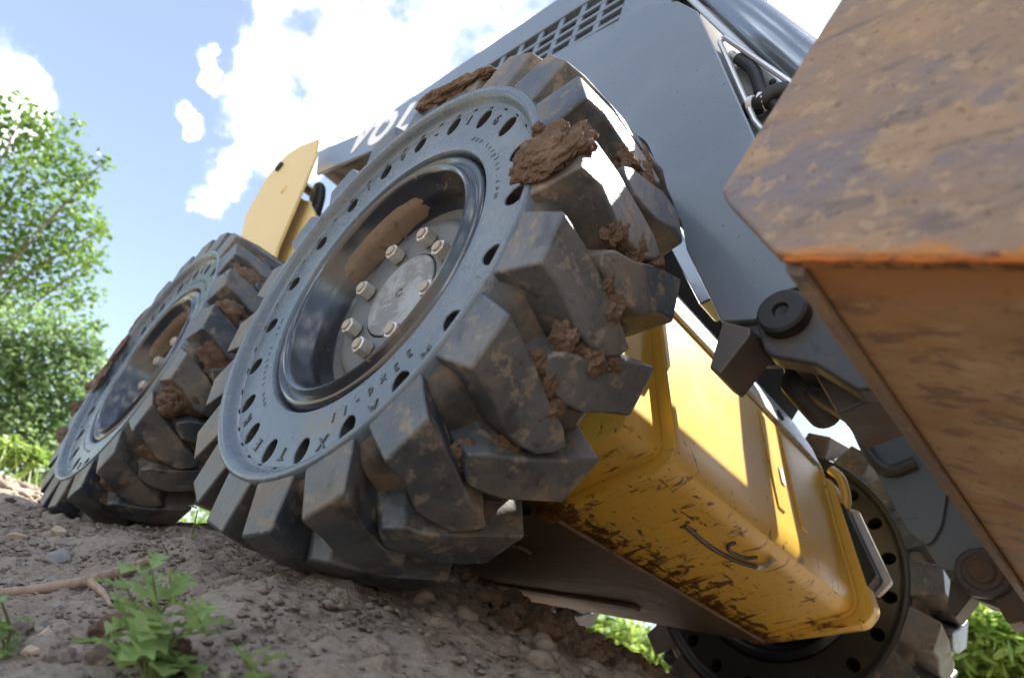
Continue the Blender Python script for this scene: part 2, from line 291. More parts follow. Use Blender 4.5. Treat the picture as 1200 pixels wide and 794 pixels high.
def lathe(name, prof, material, parent=None, n=96, **kw):
    v, f = lathe_data(prof, n, **kw); return link(name, pyd(v, f), material, parent)
def tube_data(pts, rad, n=10, caps=True):
    pts = [Vector(p) for p in pts]; v = []; f = []; up = None
    rads = rad if isinstance(rad, (list, tuple)) else [rad] * len(pts)
    for i, p in enumerate(pts):
        d = (pts[min(i + 1, len(pts) - 1)] - pts[max(i - 1, 0)]).normalized()
        if up is None:
            up = d.orthogonal().normalized()
        up = (up - d * up.dot(d)).normalized(); s = d.cross(up)
        for k in range(n):
            a = 2 * math.pi * k / n; v.append(p + (up * math.cos(a) + s * math.sin(a)) * rads[i])
    for i in range(len(pts) - 1):
        for k in range(n): f.append([i * n + k, i * n + (k + 1) % n, (i + 1) * n + (k + 1) % n, (i + 1) * n + k])
    if caps: f += [list(range(n))[::-1], [(len(pts) - 1) * n + k for k in range(n)]]
    return v, f
def tube(name, pts, rad, material, parent=None, n=10):
    v, f = tube_data(pts, rad, n); return link(name, pyd(v, f), material, parent)
def spline(pts, n=8):
    pts = [Vector(p) for p in pts]; P = [pts[0] * 2 - pts[1]] + pts + [pts[-1] * 2 - pts[-2]]; o = []
    for i in range(1, len(P) - 2):
        for k in range(n):
            t = k / n; a, b, c, d = P[i - 1:i + 3]
            o.append(0.5 * ((2 * b) + (c - a) * t + (2 * a - 5 * b + 4 * c - d) * t * t + (3 * b - 3 * c + d - a) * t ** 3))
    return o + [pts[-1]]
def lump_mesh(size, seed, sub=4, rough=0.35, freq=2.2):
    bm = bmesh.new(); bmesh.ops.create_icosphere(bm, subdivisions=sub, radius=1)
    off = Vector((seed * 7.13, seed * 3.7, seed * 1.9))
    for v in bm.verts:
        p = v.co.copy()
        d = mnoise.fractal(p * freq * .8 + off, 1.0, 2.0, 3) * rough * .8 + mnoise.noise(p * freq * 3 + off) * rough * .22 + mnoise.noise(p * freq * 7 + off) * rough * .13 + mnoise.noise(p * freq * 13 + off) * rough * .08
        c = 0
        v.co = p * (1 + d + c); v.co = Vector((v.co.x * size[0], v.co.y * size[1], v.co.z * size[2]))
    me = bpy.data.meshes.new('lump'); bm.to_mesh(me); bm.free()
    return me
def lump(name, loc, size, seed, material, parent=None, sub=4, rough=0.35, rot=None, freq=2.2):
    o = link(name, lump_mesh(size, seed, sub, rough, freq), material, parent, angle=60)
    o.location = loc
    if rot is not None: o.rotation_euler = rot
    return o
def empty(name, loc=(0, 0, 0)):
    o = bpy.data.objects.new(name, None); COL.objects.link(o); o.location = loc; o.empty_display_size = .1
    return o
def tag(o, label, cat, group=None):
    o['label'] = label; o['category'] = cat
    if group: o['group'] = group
    return o
def copy_tree(o, parent=None):
    c = o.copy(); COL.objects.link(c); c.parent = parent
    for ch in list(o.children): copy_tree(ch, c)
    return c

# ------------------------------------------------------------------ ground
GP = [(-3.294, 0.160, -0.267), (-2.378, 0.201, -0.31), (-1.641, 0.010, -0.430), (-1.40, .06, -.405), (-0.745, -0.053, -0.490), (-0.497, -0.093, -0.55), (0.014, -0.149, -0.595),
      (-0.183, -0.014, -0.505), (0.146, -0.090, -0.557), (-0.60, 0.07, -0.440), (0.072, 0.024, -0.458), (0.246, -0.029, -0.526),
      (0.304, 0.054, -0.497), (0.062, 0.371, -0.400), (0.307, 0.209, -0.465), (-0.046, 0.644, -0.347), (0.048, 0.683, -0.363), (0.135, 0.724, -0.391),
      (-0.432, 0.124, -0.410), (0, .13, -.417), (0, .22, -.410), (-1.07, .12, -.408), (-1.07, .0, -.412), (-1.07, -.12, -.45),
      (0.81, -.34, -.66), (0.5, -.3, -.64), (0.2, -.5, -.68), (.6, .1, -.56), (1.2, -.3, -.68), (.9, .5, -.55), (-.3, -.5, -.66), (-1, -.6, -.6), (-2, -.8, -.5),
      (0, 1.54, -.425), (-1.07, 1.54, -.425), (.4, 1.0, -.47), (-.6, .66, -.252), (-1.2, .8, -.25), (-.9, .6, -.25), (-1.8, .8, -.30), (.5, 1.6, -.46), (-.5, 2.2, -.35), (-2.5, 1.5, -.3), (-.3, 1.0, -.31),
      (1.5, 1.5, -.5), (0, 3, -.3), (2, 0, -.6), (-3, -1.5, -.4), (-4, 1, -.2), (-4, 3, -.15), (1, 3.5, -.3), (3, 2, -.45), (0, -2, -.65), (2, -2, -.65), (-2, 3.5, -.2)]
GPa = np.array(GP); K = np.hypot(GPa[:, None, 0] - GPa[None, :, 0], GPa[:, None, 1] - GPa[None, :, 1])
A = np.zeros((len(GP) + 1, len(GP) + 1)); A[:-1, :-1] = -K - 0.02 * np.eye(len(GP)) * -1; A[:-1, -1] = 1; A[-1, :-1] = 1
COEF = np.linalg.solve(A, np.r_[GPa[:, 2], 0])
def gbase(X, Y):
    X = np.asarray(X, float); Y = np.asarray(Y, float); z = np.full(X.shape, COEF[-1])
    for (a, b, _), cf in zip(GP, COEF[:-1]): z = z - cf * np.hypot(X - a, Y - b)
    d = np.hypot(X, Y); k = np.clip((d - 3.2) / 2.5, 0, 1); k = k * k * (3 - 2 * k)
    return z * (1 - k) + k * (-0.22)
def gz(x, y): return float(gbase(np.array([x]), np.array([y]))[0])
def axis_lines(lo, hi, step, far, grow=1.07):
    c = list(np.arange(lo, hi, step)); s = step; x = c[-1]; r = []
    while x < far: s *= grow; x += s; r.append(x)
    s = step; x = c[0]; l = []
    while x > -far: s *= grow; x -= s; l.append(x)
    return np.array(l[::-1] + c + r)
gx = axis_lines(-1.0, 0.75, 0.0075, 400); gy = axis_lines(-0.35, 0.85, 0.0075, 400)
XX, YY = np.meshgrid(gx, gy); ZZ = gbase(XX, YY)
fl = np.zeros_like(ZZ).ravel(); xs = XX.ravel(); ys = YY.ravel()
for i in range(len(fl)):
    if abs(xs[i]) < 6 and abs(ys[i]) < 6:
        p = Vector((xs[i], ys[i], 0))
        a = mnoise.fractal(p * 9, 0.8, 2.1, 3) * .012
        b = mnoise.noise(p * 55 + Vector((3, 1, 0))); c = mnoise.noise(p * 95 + Vector((9, 4, 2)))
        fl[i] = a + max(b, 0) * .011 + c * .004
    else: fl[i] = mnoise.noise(Vector((xs[i] * .3, ys[i] * .3, 1))) * .06
fl = fl.reshape(ZZ.shape)
und = np.exp(-(((XX - 0.02) / .42) ** 2 + ((YY - .62) / .26) ** 2))
ZZ = ZZ + fl * (1 + 1.3 * und)
for (wx, wy) in ((0, .115), (-1.07, .115), (0, 1.54), (-1.07, 1.54)):   # the tyres have pressed the soil down
    rr = 0.418; inside = (np.abs(YY - wy) < .13) & (np.abs(XX - wx) < .3)
    lim = -np.sqrt(np.maximum(rr ** 2 - (XX - wx) ** 2, 0)); ZZ = np.where(inside, np.minimum(ZZ, lim), ZZ)
nx, ny = len(gx), len(gy)
gv = np.stack([XX.ravel(), YY.ravel(), ZZ.ravel()], 1)
idx = np.arange(nx * ny).reshape(ny, nx)
gf = np.stack([idx[:-1, :-1], idx[:-1, 1:], idx[1:, 1:], idx[1:, :-1]], -1).reshape(-1, 4)
gm = bpy.data.meshes.new('ground'); gm.vertices.add(len(gv)); gm.vertices.foreach_set('co', gv.ravel())
gm.loops.add(gf.size); gm.loops.foreach_set('vertex_index', gf.ravel()); gm.polygons.add(len(gf))
gm.polygons.foreach_set('loop_start', np.arange(0, gf.size, 4)); gm.polygons.foreach_set('loop_total', np.full(len(gf), 4)); gm.update(); gm.validate()
gm.polygons.foreach_set('use_smooth', np.ones(len(gf), bool))
ground = bpy.data.objects.new('ground', gm); COL.objects.link(ground); gm.materials.append(m_dirt); ground['kind'] = 'structure'
ground['label'] = 'bare grey brown dirt bank under the loader'

# ------------------------------------------------------------------ the loader
LD = empty('skid_steer_loader', (0, 0, 0))
tag(LD, 'yellow and grey skid steer loader with muddy solid tyres and raised bucket', 'loader')
W = 0.229; NH = 20; PITCH = 18.0; RH = 0.296
PHI = 43.47

def tyre_mesh():
    V = []; F = []; MI = []
    def add(v, f, mi=0):
        o = len(V); V.extend(v); F.extend([[i + o for i in q] for q in f]); MI.extend([mi] * len(f))
    prof_out = [(.374, .115), (.370, .035), (.362, .022), (.3475, .013), (.346, .005), (.3435, .0005), (.341, -.001), (.335, -.0005), (.331, .002), (.327, .008), (.324, .0145), (.3205, .0185), (.316, .0198)]
    def yface(r): return .0198 + (.316 - r) * .02
    RI, RO = .276, .316
    prof_in = [(RI, yface(RI)), (.25, .0205), (.240, .0205), (.2365, .021), (.2345, .0235), (.2335, .028), (.232, .044), (.226, .046)]
    for sgn in (0, 1):
        fy = (lambda y: y) if sgn == 0 else (lambda y: W - y)
        for prof, mi in ((prof_out[:4], 1), (prof_out[3:], 0), (prof_in, 0)):
            v, f = lathe_data([(r, fy(y)) for r, y in prof], 160); add(v, f, mi)
        for k in range(NH):                                  # the side wall round each aperture, with the tube behind it
            a0 = R(k * PITCH); n = 16
            def pt(r, a, y=None): return (r * math.cos(a), fy(yface(r) if y is None else y), r * math.sin(a))
            ring = []; outer = []; deep = []; lip = []
            hw = R(PITCH / 2)
            for i in range(n):
                t = 2 * math.pi * i / n
                cxx, cyy = math.cos(t), math.sin(t)
                jit = 1 + .05 * mnoise.noise(Vector((k * 3.1, i * .9, 0)))
                rr = RH + .0178 * cxx * jit; aa = a0 + (.0145 * cyy * jit) / RH
                ring.append(pt(rr + .0012 * cxx, aa + .0012 * cyy / RH)); lip.append(pt(rr, aa, yface(RH) + .0015)); deep.append(pt(rr - .002 * cxx, aa, .085))
                s = 1 / max(abs(cxx), abs(cyy))
                ex, ey = cxx * s, cyy * s
                outer.append(pt((RI + RO) / 2 + ex * (RO - RI) / 2, a0 + ey * hw))
            v = ring + outer + lip + deep
            f = [[i, (i + 1) % n, n + (i + 1) % n, n + i] for i in range(n)]
            add(v, f, 0)
            f2 = [[i, (i + 1) % n, 2 * n + (i + 1) % n, 2 * n + i] for i in range(n)]
            f3 = [[2 * n + i, 2 * n + (i + 1) % n, 3 * n + (i + 1) % n, 3 * n + i] for i in range(n)] + [[3 * n + i for i in range(n)]]
            o = len(V) - len(v)
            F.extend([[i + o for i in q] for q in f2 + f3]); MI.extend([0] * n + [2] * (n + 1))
    me = bpy.data.meshes.new('tyre'); me.from_pydata(V, [], F); me.update()
    bm = bmesh.new(); bm.from_mesh(me); bmesh.ops.remove_doubles(bm, verts=bm.verts, dist=2e-4); bmesh.ops.recalc_face_normals(bm, faces=bm.faces); bm.to_mesh(me); bm.free()
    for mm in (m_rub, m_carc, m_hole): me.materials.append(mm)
    # material indices survive the round trip only by position, so set them again from geometry
    for p in me.polygons:
        r = math.hypot(p.center.x, p.center.z); y = min(p.center.y, W - p.center.y)
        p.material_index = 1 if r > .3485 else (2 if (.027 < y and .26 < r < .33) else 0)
    return me
LUG = [(0, .004), (-3.6, .062), (-7.0, .112), (-8.4, .143), (-10.3, .163), (-12.3, .154), (-14.2, .134), (-14.2, .108), (-13.6, .078), (-10.4, .036), (-9.5, .004)]
def lug_mesh(mirror, seed):
    rnd = random.Random(seed)
    c = (sum(p[0] for p in LUG) / len(LUG), sum(p[1] for p in LUG) / len(LUG)); top = []; bot = []
    for t, y in LUG:
        jt = rnd.uniform(-.25, .25); jy = rnd.uniform(-.0015, .0015) if y > .01 else 0
        r = .4225 - .010 * abs((y - W / 2) / (W / 2)) ** 3 - rnd.uniform(0, .002)
        tt = t + 4.7 + jt; yy = y + jy
        tb = c[0] + (t - c[0]) * 1.0 + (2.6 if t > c[0] + 1 or (y < .03 and t == 0) else -2.6) + 4.7; yb = c[1] + (y - c[1]) * 1.1
        yb = max(yb, .0015)
        if mirror: yy = W - yy; yb = W - yb; tt -= 9; tb -= 9
        top.append((r * math.cos(R(tt)), yy, r * math.sin(R(tt)))); bot.append((.344 * math.cos(R(tb)), yb, .344 * math.sin(R(tb))))
    n = len(LUG); v = top + bot
    f = [list(range(n)), list(range(2 * n - 1, n - 1, -1))] + [[i, (i + 1) % n, n + (i + 1) % n, n + i] for i in range(n)]
    return pyd(v, f)
LUGM = [[lug_mesh(mi, s + 10 * mi) for s in range(4)] for mi in (0, 1)]

def glyph_mesh(items, depth, bold=0.0, font_scale=(1, 1)):
    """items: (text, Matrix 4x4); one joined mesh of raised letters"""
    bm = bmesh.new()
    for txt, M4 in items:
        cu = bpy.data.curves.new('glyph', 'FONT'); cu.body = txt; cu.size = 1; cu.extrude = depth; cu.offset = bold; cu.align_x = 'CENTER'; cu.align_y = 'CENTER'; cu.resolution_u = 3
        ob = bpy.data.objects.new('glyph', cu); COL.objects.link(ob)
        dg = bpy.context.evaluated_depsgraph_get(); me = bpy.data.meshes.new_from_object(ob.evaluated_get(dg))
        me.transform(Matrix.Diagonal((*font_scale, 1, 1))); me.transform(M4)
        bm.from_mesh(me); bpy.data.objects.remove(ob); bpy.data.curves.remove(cu); bpy.data.meshes.remove(me)
    me = bpy.data.meshes.new('lettering'); bm.to_mesh(me); bm.free()
    return me
def rim_letter(ang, r, size, yoff):
    up = Vector((math.cos(R(ang)), 0, math.sin(R(ang)))); rt = Vector((math.sin(R(ang)), 0, -math.cos(R(ang)))); nz = rt.cross(up)
    M3 = Matrix((rt * size, up * size, nz * size)).transposed().to_4x4(); M3.translation = up * r + Vector((0, yoff, 0))
    return M3
its = []
for k, ch in ((0, '6'), (1, '1'), (2, '-'), (3, '0'), (4, '1'), (15, 'M'), (14, 'A'), (13, 'X'), (12, 'T'), (11, 'E'), (10, 'R')):
    its.append((ch, rim_letter(9 + 18 * k, .2965, .026, .0200)))
def arc_text(txt, start, step, r, size):
    for i, ch in enumerate(txt):
        if ch != ' ': its.append((ch, rim_letter(start - i * step, r, size, .0205)))
arc_text('33x6-11', 18 * 15 + 6 - 1, 5.0, .2635, .020)
small = []
for start, txt in ((7, 'www.terpler.com'), (183, 'www.terpler.com')):
    for i, ch in enumerate(txt): small.append((ch, rim_letter(start - i * 3.3 + 8, .2585, .0135, .0207)))
LET_DARK = [glyph_mesh([i], .05, .012) for i in its]; LET_PALE = [glyph_mesh([i], .07, .0) for i in small]

def make_wheel(phi):
    rim_prof = [(.231, .040), (.2285, .030), (.2245, .0235), (.2195, .022), (.2155, .026), (.213, .0285), (.2095, .0265), (.2075, .0195), (.2035, .0165), (.1985, .0185), (.1955, .026),
                (.193, .038), (.186, .050), (.181, .060), (.1785, .088), (.176, .093), (.160, .0945), (.152, .092), (.149, .086), (.144, .0825), (.135, .082), (.1, .082), (.079, .082), (.0775, .0865)]
    v, f = lathe_data(rim_prof, 128)
    back = [(.079, .09), (.079, .105), (.176, .105), (.180, .15), (.192, .185), (.2, .2), (.21, .206), (.222, .2), (.2285, .196), (.228, .12)]
    v2, f2 = lathe_data(back, 96); o = len(v)
    me = pyd(v + v2, f + [[i + o for i in q] for q in f2])
    me.materials.append(m_rim); me.materials.append(m_disc)
    for p in me.polygons:
        if math.hypot(p.center.x, p.center.z) < .174 and p.center.y < .1: p.material_index = 1
    wh = link('wheel', me, None, LD, angle=50); wh.rotation_euler.y = -R(phi)
    ty = link('tyre', TYRE, None, wh, angle=40)
    for k in range(NH):
        for mi in (0, 1):
            lg = link('tread_lug', LUGM[mi][k % 4], m_lug, wh, bevel=.0042, seg=2); lg.rotation_euler.y = -R(k * PITCH)
    cap = lathe('hub_cap', [(.0, .0775), (.0045, .0778), (.0055, .080), (.008, .0802), (.009, .0778), (.050, .0782), (.0735, .0786), (.0755, .0798), (.0762, .083)], m_cap, wh, 64)
    v, f = [], []
    hexp = [(0.0152 * math.cos(R(60 * i)), 0.0152 * math.sin(R(60 * i))) for i in range(6)]
    hv, hf = prism_data(hexp, .060, .081)
    nm = pyd(hv, hf); sm = pyd(*lathe_data([(0, .0565), (.0088, .0565), (.0098, .058), (.0098, .061)], 16)); wm = pyd(*lathe_data([(.0165, .0772), (.0195, .0775), (.0198, .0825)], 24))
    for k in range(8):
        a = R(31 + 45 * k - phi)
        nut = link('lug_nut', nm, m_nut, wh, bevel=.0022); nut.location = (.1025 * math.cos(a), 0, .1025 * math.sin(a)); nut.rotation_euler.y = k * 0.7
        st = link('wheel_stud', sm, m_stud, wh); st.location = nut.location
    for q in LET_DARK: link('letter', q, m_let, wh)
    for q in LET_PALE: link('small_letter', q, m_rub, wh)
    return wh
TYRE = tyre_mesh()
def wpos(th, r, y, phi): a = R(th - phi); return Vector((r * math.cos(a), y, r * math.sin(a)))
wheel_f = make_wheel(PHI)
wheel_f['label'] = 'front wheel with large clay clod stuck on its upper tread'
wheel_r = copy_tree(wheel_f, LD); wheel_r.location = (-1.0688, 0, 0); wheel_r.rotation_euler.y = -R(78.9)
wheel_r['label'] = 'rear wheel with mud packed between its lugs'
wheel_l = copy_tree(wheel_f, LD)
for o in [c for c in wheel_l.children if 'letter' in c.name]: bpy.data.objects.remove(o)   # the far wheels turn their plain side to us
wheel_l.location = (0, 1.657, 0); wheel_l.scale = (1, -1, 1); wheel_l.rotation_euler.y = -R(46.7)
m_rub_shaded = mat('rubber_inner_side_shaded', (0.016, 0.017, 0.019), 0.45, layers=((9, 0.55, 0.75, (0.05, 0.045, 0.04), 0.6, O, 0.8, 8),))  # shade on the far wheel's inner side put into a darker rubber colour
TYRE_IN = TYRE.copy(); TYRE_IN.materials[0] = m_rub_shaded
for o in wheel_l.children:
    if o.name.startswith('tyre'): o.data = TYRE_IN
wheel_l['label'] = 'far front wheel seen from its dark inner side'
wheel_b = copy_tree(wheel_l, LD); wheel_b.location = (-1.0688, 1.657, 0); wheel_b['label'] = 'far rear wheel mostly hidden behind the belly'

# mud on the two near wheels
def mud(wh, phi, th, r, y, size, seed, sub=5, rough=.42, freq=2.2):
    a = R(th - phi); o = lump('mud_clump', wpos(th, r, y, phi), size, seed, m_mud, wh, sub, rough, (0, -a, 0), freq); return o
for th, r, y, s, seed in (
        (8.5, .368, -.002, (.050, .020, .038), 1), (10, .345, .0, (.030, .018, .030), 61), (13, .318, .008, (.017, .012, .022), 2), (8, .395, .012, (.022, .024, .024), 3), (17.5, .322, .005, (.010, .008, .014), 62), (19, .345, .0, (.01, .01, .012), 63),
        (84, .372, .0, (.014, .014, .060), 4), (95, .383, -.002, (.016, .012, .032), 5), (74, .384, .004, (.010, .010, .03), 51),
        (18, .412, .128, (.012, .016, .030), 6), (16, .408, .09, (.014, .018, .022), 60), (26, .413, .14, (.010, .014, .030), 64), (-.5, .410, .125, (.014, .016, .024), 7), (-1, .408, .088, (.014, .018, .02), 65), (1, .411, .163, (.010, .018, .016), 66),
        (-10.5, .409, .097, (.013, .012, .022), 8), (-13, .411, .115, (.013, .016, .022), 9), (-21.5, .411, .125, (.015, .020, .018), 10), (-21, .408, .082, (.014, .016, .02), 11), (-20, .411, .152, (.012, .016, .014), 67),
        (-28, .409, .092, (.013, .012, .024), 12), (-31, .410, .116, (.013, .014, .02), 13), (-27, .406, .068, (.013, .014, .016), 68),
        (-46, .398, .078, (.012, .02, .024), 14), (-40, .402, .112, (.010, .02, .018), 69), (-66, .396, .10, (.014, .03, .034), 15), (-84, .394, .11, (.014, .034, .03), 16)):
    mud(wheel_f, PHI, th, r, y, s, seed)
for k, (th, r, y, s) in enumerate((
        (60, .392, .10, (.022, .06, .05)), (45, .395, .09, (.022, .05, .045)), (30, .392, .07, (.03, .06, .04)), (78, .40, .12, (.015, .06, .05)), (14, .386, .06, (.03, .05, .035)), (95, .402, .12, (.014, .07, .05)),
        (-2, .392, .08, (.022, .055, .045)), (-18, .388, .07, (.028, .06, .035)), (-22, .40, .04, (.018, .03, .03)), (-36, .39, .1, (.025, .06, .04)), (-52, .39, .08, (.026, .06, .045)), (-70, .395, .09, (.02, .07, .05)),
        (-88, .40, .1, (.018, .07, .05)), (184, .43, .05, (.035, .05, .05)), (194, .44, .03, (.03, .035, .03)), (160, .405, .05, (.018, .04, .05)), (210, .40, .05, (.02, .05, .05)), (150, .36, .004, (.02, .008, .05)), (166, .345, .004, (.03, .008, .06)), (182, .34, .004, (.03, .008, .06)), (5, .41, .13, (.012, .04, .04)), (22, .408, .14, (.012, .04, .04)))):
    mud(wheel_r, 78.9, th, r, y, s, 30 + k, 4, .42)
# dried dirt lying inside the upper barrel of the near rims
for wh, phi in ((wheel_f, PHI), (wheel_r, 78.9)):
    v = []; f = []; nA, nB = 40, 10
    for i in range(nA + 1):
        t = i / nA; th = 88 + 78 * t
        for j in range(nB + 1):
            s = j / nB; y = .044 + .0485 * s; e = math.sin(math.pi * t) * math.sin(math.pi * min(1, s * .9 + .1))
            r = float(np.interp(y, (.038, .050, .060, .088, .093), (.193, .186, .181, .1785, .176))) + .0008 - .0016 * min(1, max(0, e * 3.0 - .15 + .3 * mnoise.noise(Vector((t * 14, s * 5, phi))))) 
            a = R(th - phi); v.append((r * math.cos(a), y, r * math.sin(a)))
    for i in range(nA):
        for j in range(nB): q = i * (nB + 1) + j; f.append([q, q + 1, q + nB + 2, q + nB + 1])
    link('caked_dirt', pyd(v, f), mat('caked_dirt', (0.2, 0.145, 0.1), .9, layers=((10, .42, .66, (.12, .085, .06), .8, O, None, 8), (60, .56, .66, (.07, .055, .042), .6, O, None, 8)), bumps=((200, .25, .002),)) if 'caked_dirt' not in MATS else MATS['caked_dirt'], wh)

MID = 0.8285
def mir(y): return 2 * MID - y
# chassis tub, belly and engine housing
ch = prism('chassis', [(-1.62, -.222), (.098, -.222), (.10, -.20), (.17, .17), (.12, .30), (.2, .46), (.2, .62), (-1.75, .62), (-1.80, .2)], .44, 1.215, m_under, LD, bevel=.012)
bp = prism('belly_plate', [(-1.60, -.2275), (.100, -.2275), (.104, -.2225), (-1.60, -.2225)], .436, 1.222, m_belly, ch)
for k, yy in enumerate((.62, 1.03)):
    box('belly_rib', (-1.5, yy - .02, -.236), (-.12, yy + .02, -.2275), m_belly, ch, bevel=.003)
for x in (0, -1.0688):
    for s in (0, 1):
        y0, y1 = (.09, .46) if s == 0 else (1.2, 1.567)
        lathe('axle_housing', [(0, y0), (.078, y0), (.078, y0 + .02), (.10, (y0 + y1) / 2), (.10, y1), (0, y1)], m_dgrey, ch, 32, axis=(x, 0))
prism('engine_housing', [(-1.2, .625), (-1.36, 1.19), (-1.5, 1.17), (-1.74, 1.02), (-1.80, .625)], .45, 1.207, m_tower, LD, bevel=.02)

# belly nose: the scraped yellow front guard
NOSE = [(.088, -.2225), (.178, -.181), (.262, -.1485), (.2825, -.139), (.2935, -.126), (.2962, -.108), (.288, -.078), (.255, .03), (.214, .175), (.205, .198), (.185, .232), (.140, .300), (.06, .30), (.06, -.2225)]
nose = prism('front_guard', NOSE, .45, 1.205, m_scr, LD, bevel=.003)
def grow(P, d):
    c = Vector((.15, .03)); o = []
    for i, p in enumerate(P):
        a = Vector(P[i - 1]); b = Vector(P[(i + 1) % len(P)]); t = (b - a).normalized(); nn = Vector((t.y, -t.x))
        o.append(tuple(Vector(p) + nn * d))
    return o
prism('end_flange', grow(NOSE[:11] + [(.05, .23), (.05, -.2225)], .010)[:-2] + [(.05, .235), (.05, -.226)], .432, .450, m_scr, nose, bevel=.004)
prism('end_cheek', grow(NOSE[:9] + [(.06, .17), (.06, -.2225)], -.012)[:-2] + [(.05, .17), (.05, -.21)], .335, .432, m_scr, nose, bevel=.004)
prism('end_flange', grow(NOSE[:11] + [(.05, .23), (.05, -.2225)], .006)[:-2] + [(.05, .235), (.05, -.226)], 1.205, 1.217, m_scr, nose, bevel=.003)
FAR = rounded([(.08, -.226), (.312, -.158), (.334, -.125), (.235, .17), (.05, .19), (.05, -.226)], [0, .03, .03, .03, 0, 0], 4)
prism('end_cheek', FAR, 1.217, 1.262, m_scr, nose, bevel=.005)
# two raised strips down the front face of the guard
def fpt(t): return (.288 + (.214 - .288) * t, -.078 + (.175 + .078) * t)
for y0, y1 in ((.845, .875), (.955, .985)):
    a = fpt(.12); b = fpt(.97)
    prism('raised_strip', [(a[0] - .004, a[1]), (a[0] + .002, a[1] + .004), (b[0] + .004, b[1] - .003), (b[0] - .004, b[1])], y0, y1, m_yel, nose, bevel=.0015)
prism('top_flange', [(.207, .190), (.216, .194), (.196, .236), (.146, .312), (.139, .303), (.187, .229)], .47, 1.19, m_bright, nose, bevel=.002)
v, f = lathe_data([(0, .0), (.012, 0), (.013, .001), (.013, .004)], 12)
# drain hole with burnt star outline in the top flange
st = []
for i in range(16):
    a = i / 16 * 2 * math.pi; r = .014 if i % 2 == 0 else .008
    st.append((r * math.cos(a), r * math.sin(a)))
sv = []; c0 = Vector((.2015, .985, .226)); e1 = Vector((0, 1, 0)); e2 = Vector((-.43, 0, .9)).normalized(); nn = Vector((.9, 0, .43)).normalized()
for h in (-.004, .0035): sv += [c0 + e1 * p + e2 * q + nn * h for p, q in st]
link('drain_hole', pyd(sv, [list(range(16)), list(range(31, 15, -1))] + [[i, (i + 1) % 16, 16 + (i + 1) % 16, 16 + i] for i in range(16)]), m_under, nose)
# paper sticker remains on the face
a = fpt(.42); b = fpt(.56)
prism('sticker', [(a[0] + .0005, a[1]), (a[0] + .0018, a[1]), (b[0] + .0018, b[1]), (b[0] + .0005, b[1])], .90, .918, m_white, nose)
# bent tie-down hook welded on the sloped face
def spt(y, t, h=.006):
    p = Vector((.178, 0, -.181)).lerp(Vector((.262, 0, -.1485)), t); n_ = Vector((.36, 0, -.93)); p += n_ * h; return (p.x, y, p.z)
tube('tie_hook', spline([spt(.62, .55, .001), spt(.72, .50, .003), spt(.80, .60, .004), spt(.845, .80)], 8), .0042, m_rusty, nose, 8)
tube('tie_hook', spline([spt(.845, .78), spt(.852, .90), spt(.850, 1.04), spt(.838, 1.2, .004)], 8), .0048, m_bright, nose, 8)
tube('tie_hook', spline([spt(.735, .95, .001), spt(.735, .80, .003), spt(.76, .70, .003), spt(.80, .78, .003), spt(.815, .98, .002)], 8), .0035, m_rusty, nose, 8)
# rubber step pad hanging on the far end
pad = prism('step_pad', rounded([(.230, .115), (.262, .108), (.335, -.052), (.302, -.098), (.27, -.06)], [.004, .004, .012, .012, .004], 3), 1.22, 1.268, m_black, LD, bevel=.003)
prism('pad_backing', rounded([(.236, .118), (.278, .110), (.350, -.050), (.318, -.090)], [.004, .004, .01, .01], 3), 1.268, 1.284, m_bright, pad, bevel=.003)
tube('handle_loop', spline([(.225, 1.235, .20), (.25, 1.235, .175), (.262, 1.24, .13), (.26, 1.24, .10)], 6), .011, m_yel, LD, 10)

# cab: side screen with slotted grille, roof, dark inside
cab = prism('cab', [(-1.40, .64), (.02, .64), (.16, .95), (.10, 1.60), (-1.36, 1.60)], .46, 1.197, m_under, LD, bevel=.01)
gx0, gx1, gz0, gz1 = -1.30, -.10, .98, 1.435; nc = 13; nr = 9
prism('side_screen', [(-1.39, 1.445), (.09, 1.445), (.085, 1.602), (-1.425, 1.605), (-1.40, 1.52)], .415, .455, m_grey, cab, bevel=.004)
box('side_screen', (-1.39, .417, .66), (-1.302, .453, 1.442), m_grey, cab, bevel=.003)
box('side_screen', (-.098, .417, .66), (.085, .453, 1.442), m_grey, cab, bevel=.003)
box('side_screen', (-1.30, .418, .66), (-.10, .452, .978), m_grey, cab, bevel=.003)
cw = (gx1 - gx0) / nc; rw = (gz1 - gz0) / nr
for i in range(1, nc): box('grille_bar', (gx0 + i * cw - .011, .420, gz0), (gx0 + i * cw + .011, .430, gz1 + .009), m_grey, cab, bevel=.0015)
for j in range(1, nr): box('grille_bar', (gx0, .4185, gz0 + j * rw - .008), (gx1, .4285, gz0 + j * rw + .008), m_grey, cab, bevel=.0015)
prism('cab_roof', [(-1.44, 1.606), (.14, 1.606), (.12, 1.66), (-1.40, 1.66)], .44, 1.217, m_grey, cab, bevel=.015)
prism('cab_post', [(.155, .40), (.205, .385), (.312, .185), (.282, .175)], .47, .53, m_chrome, cab, bevel=.004)

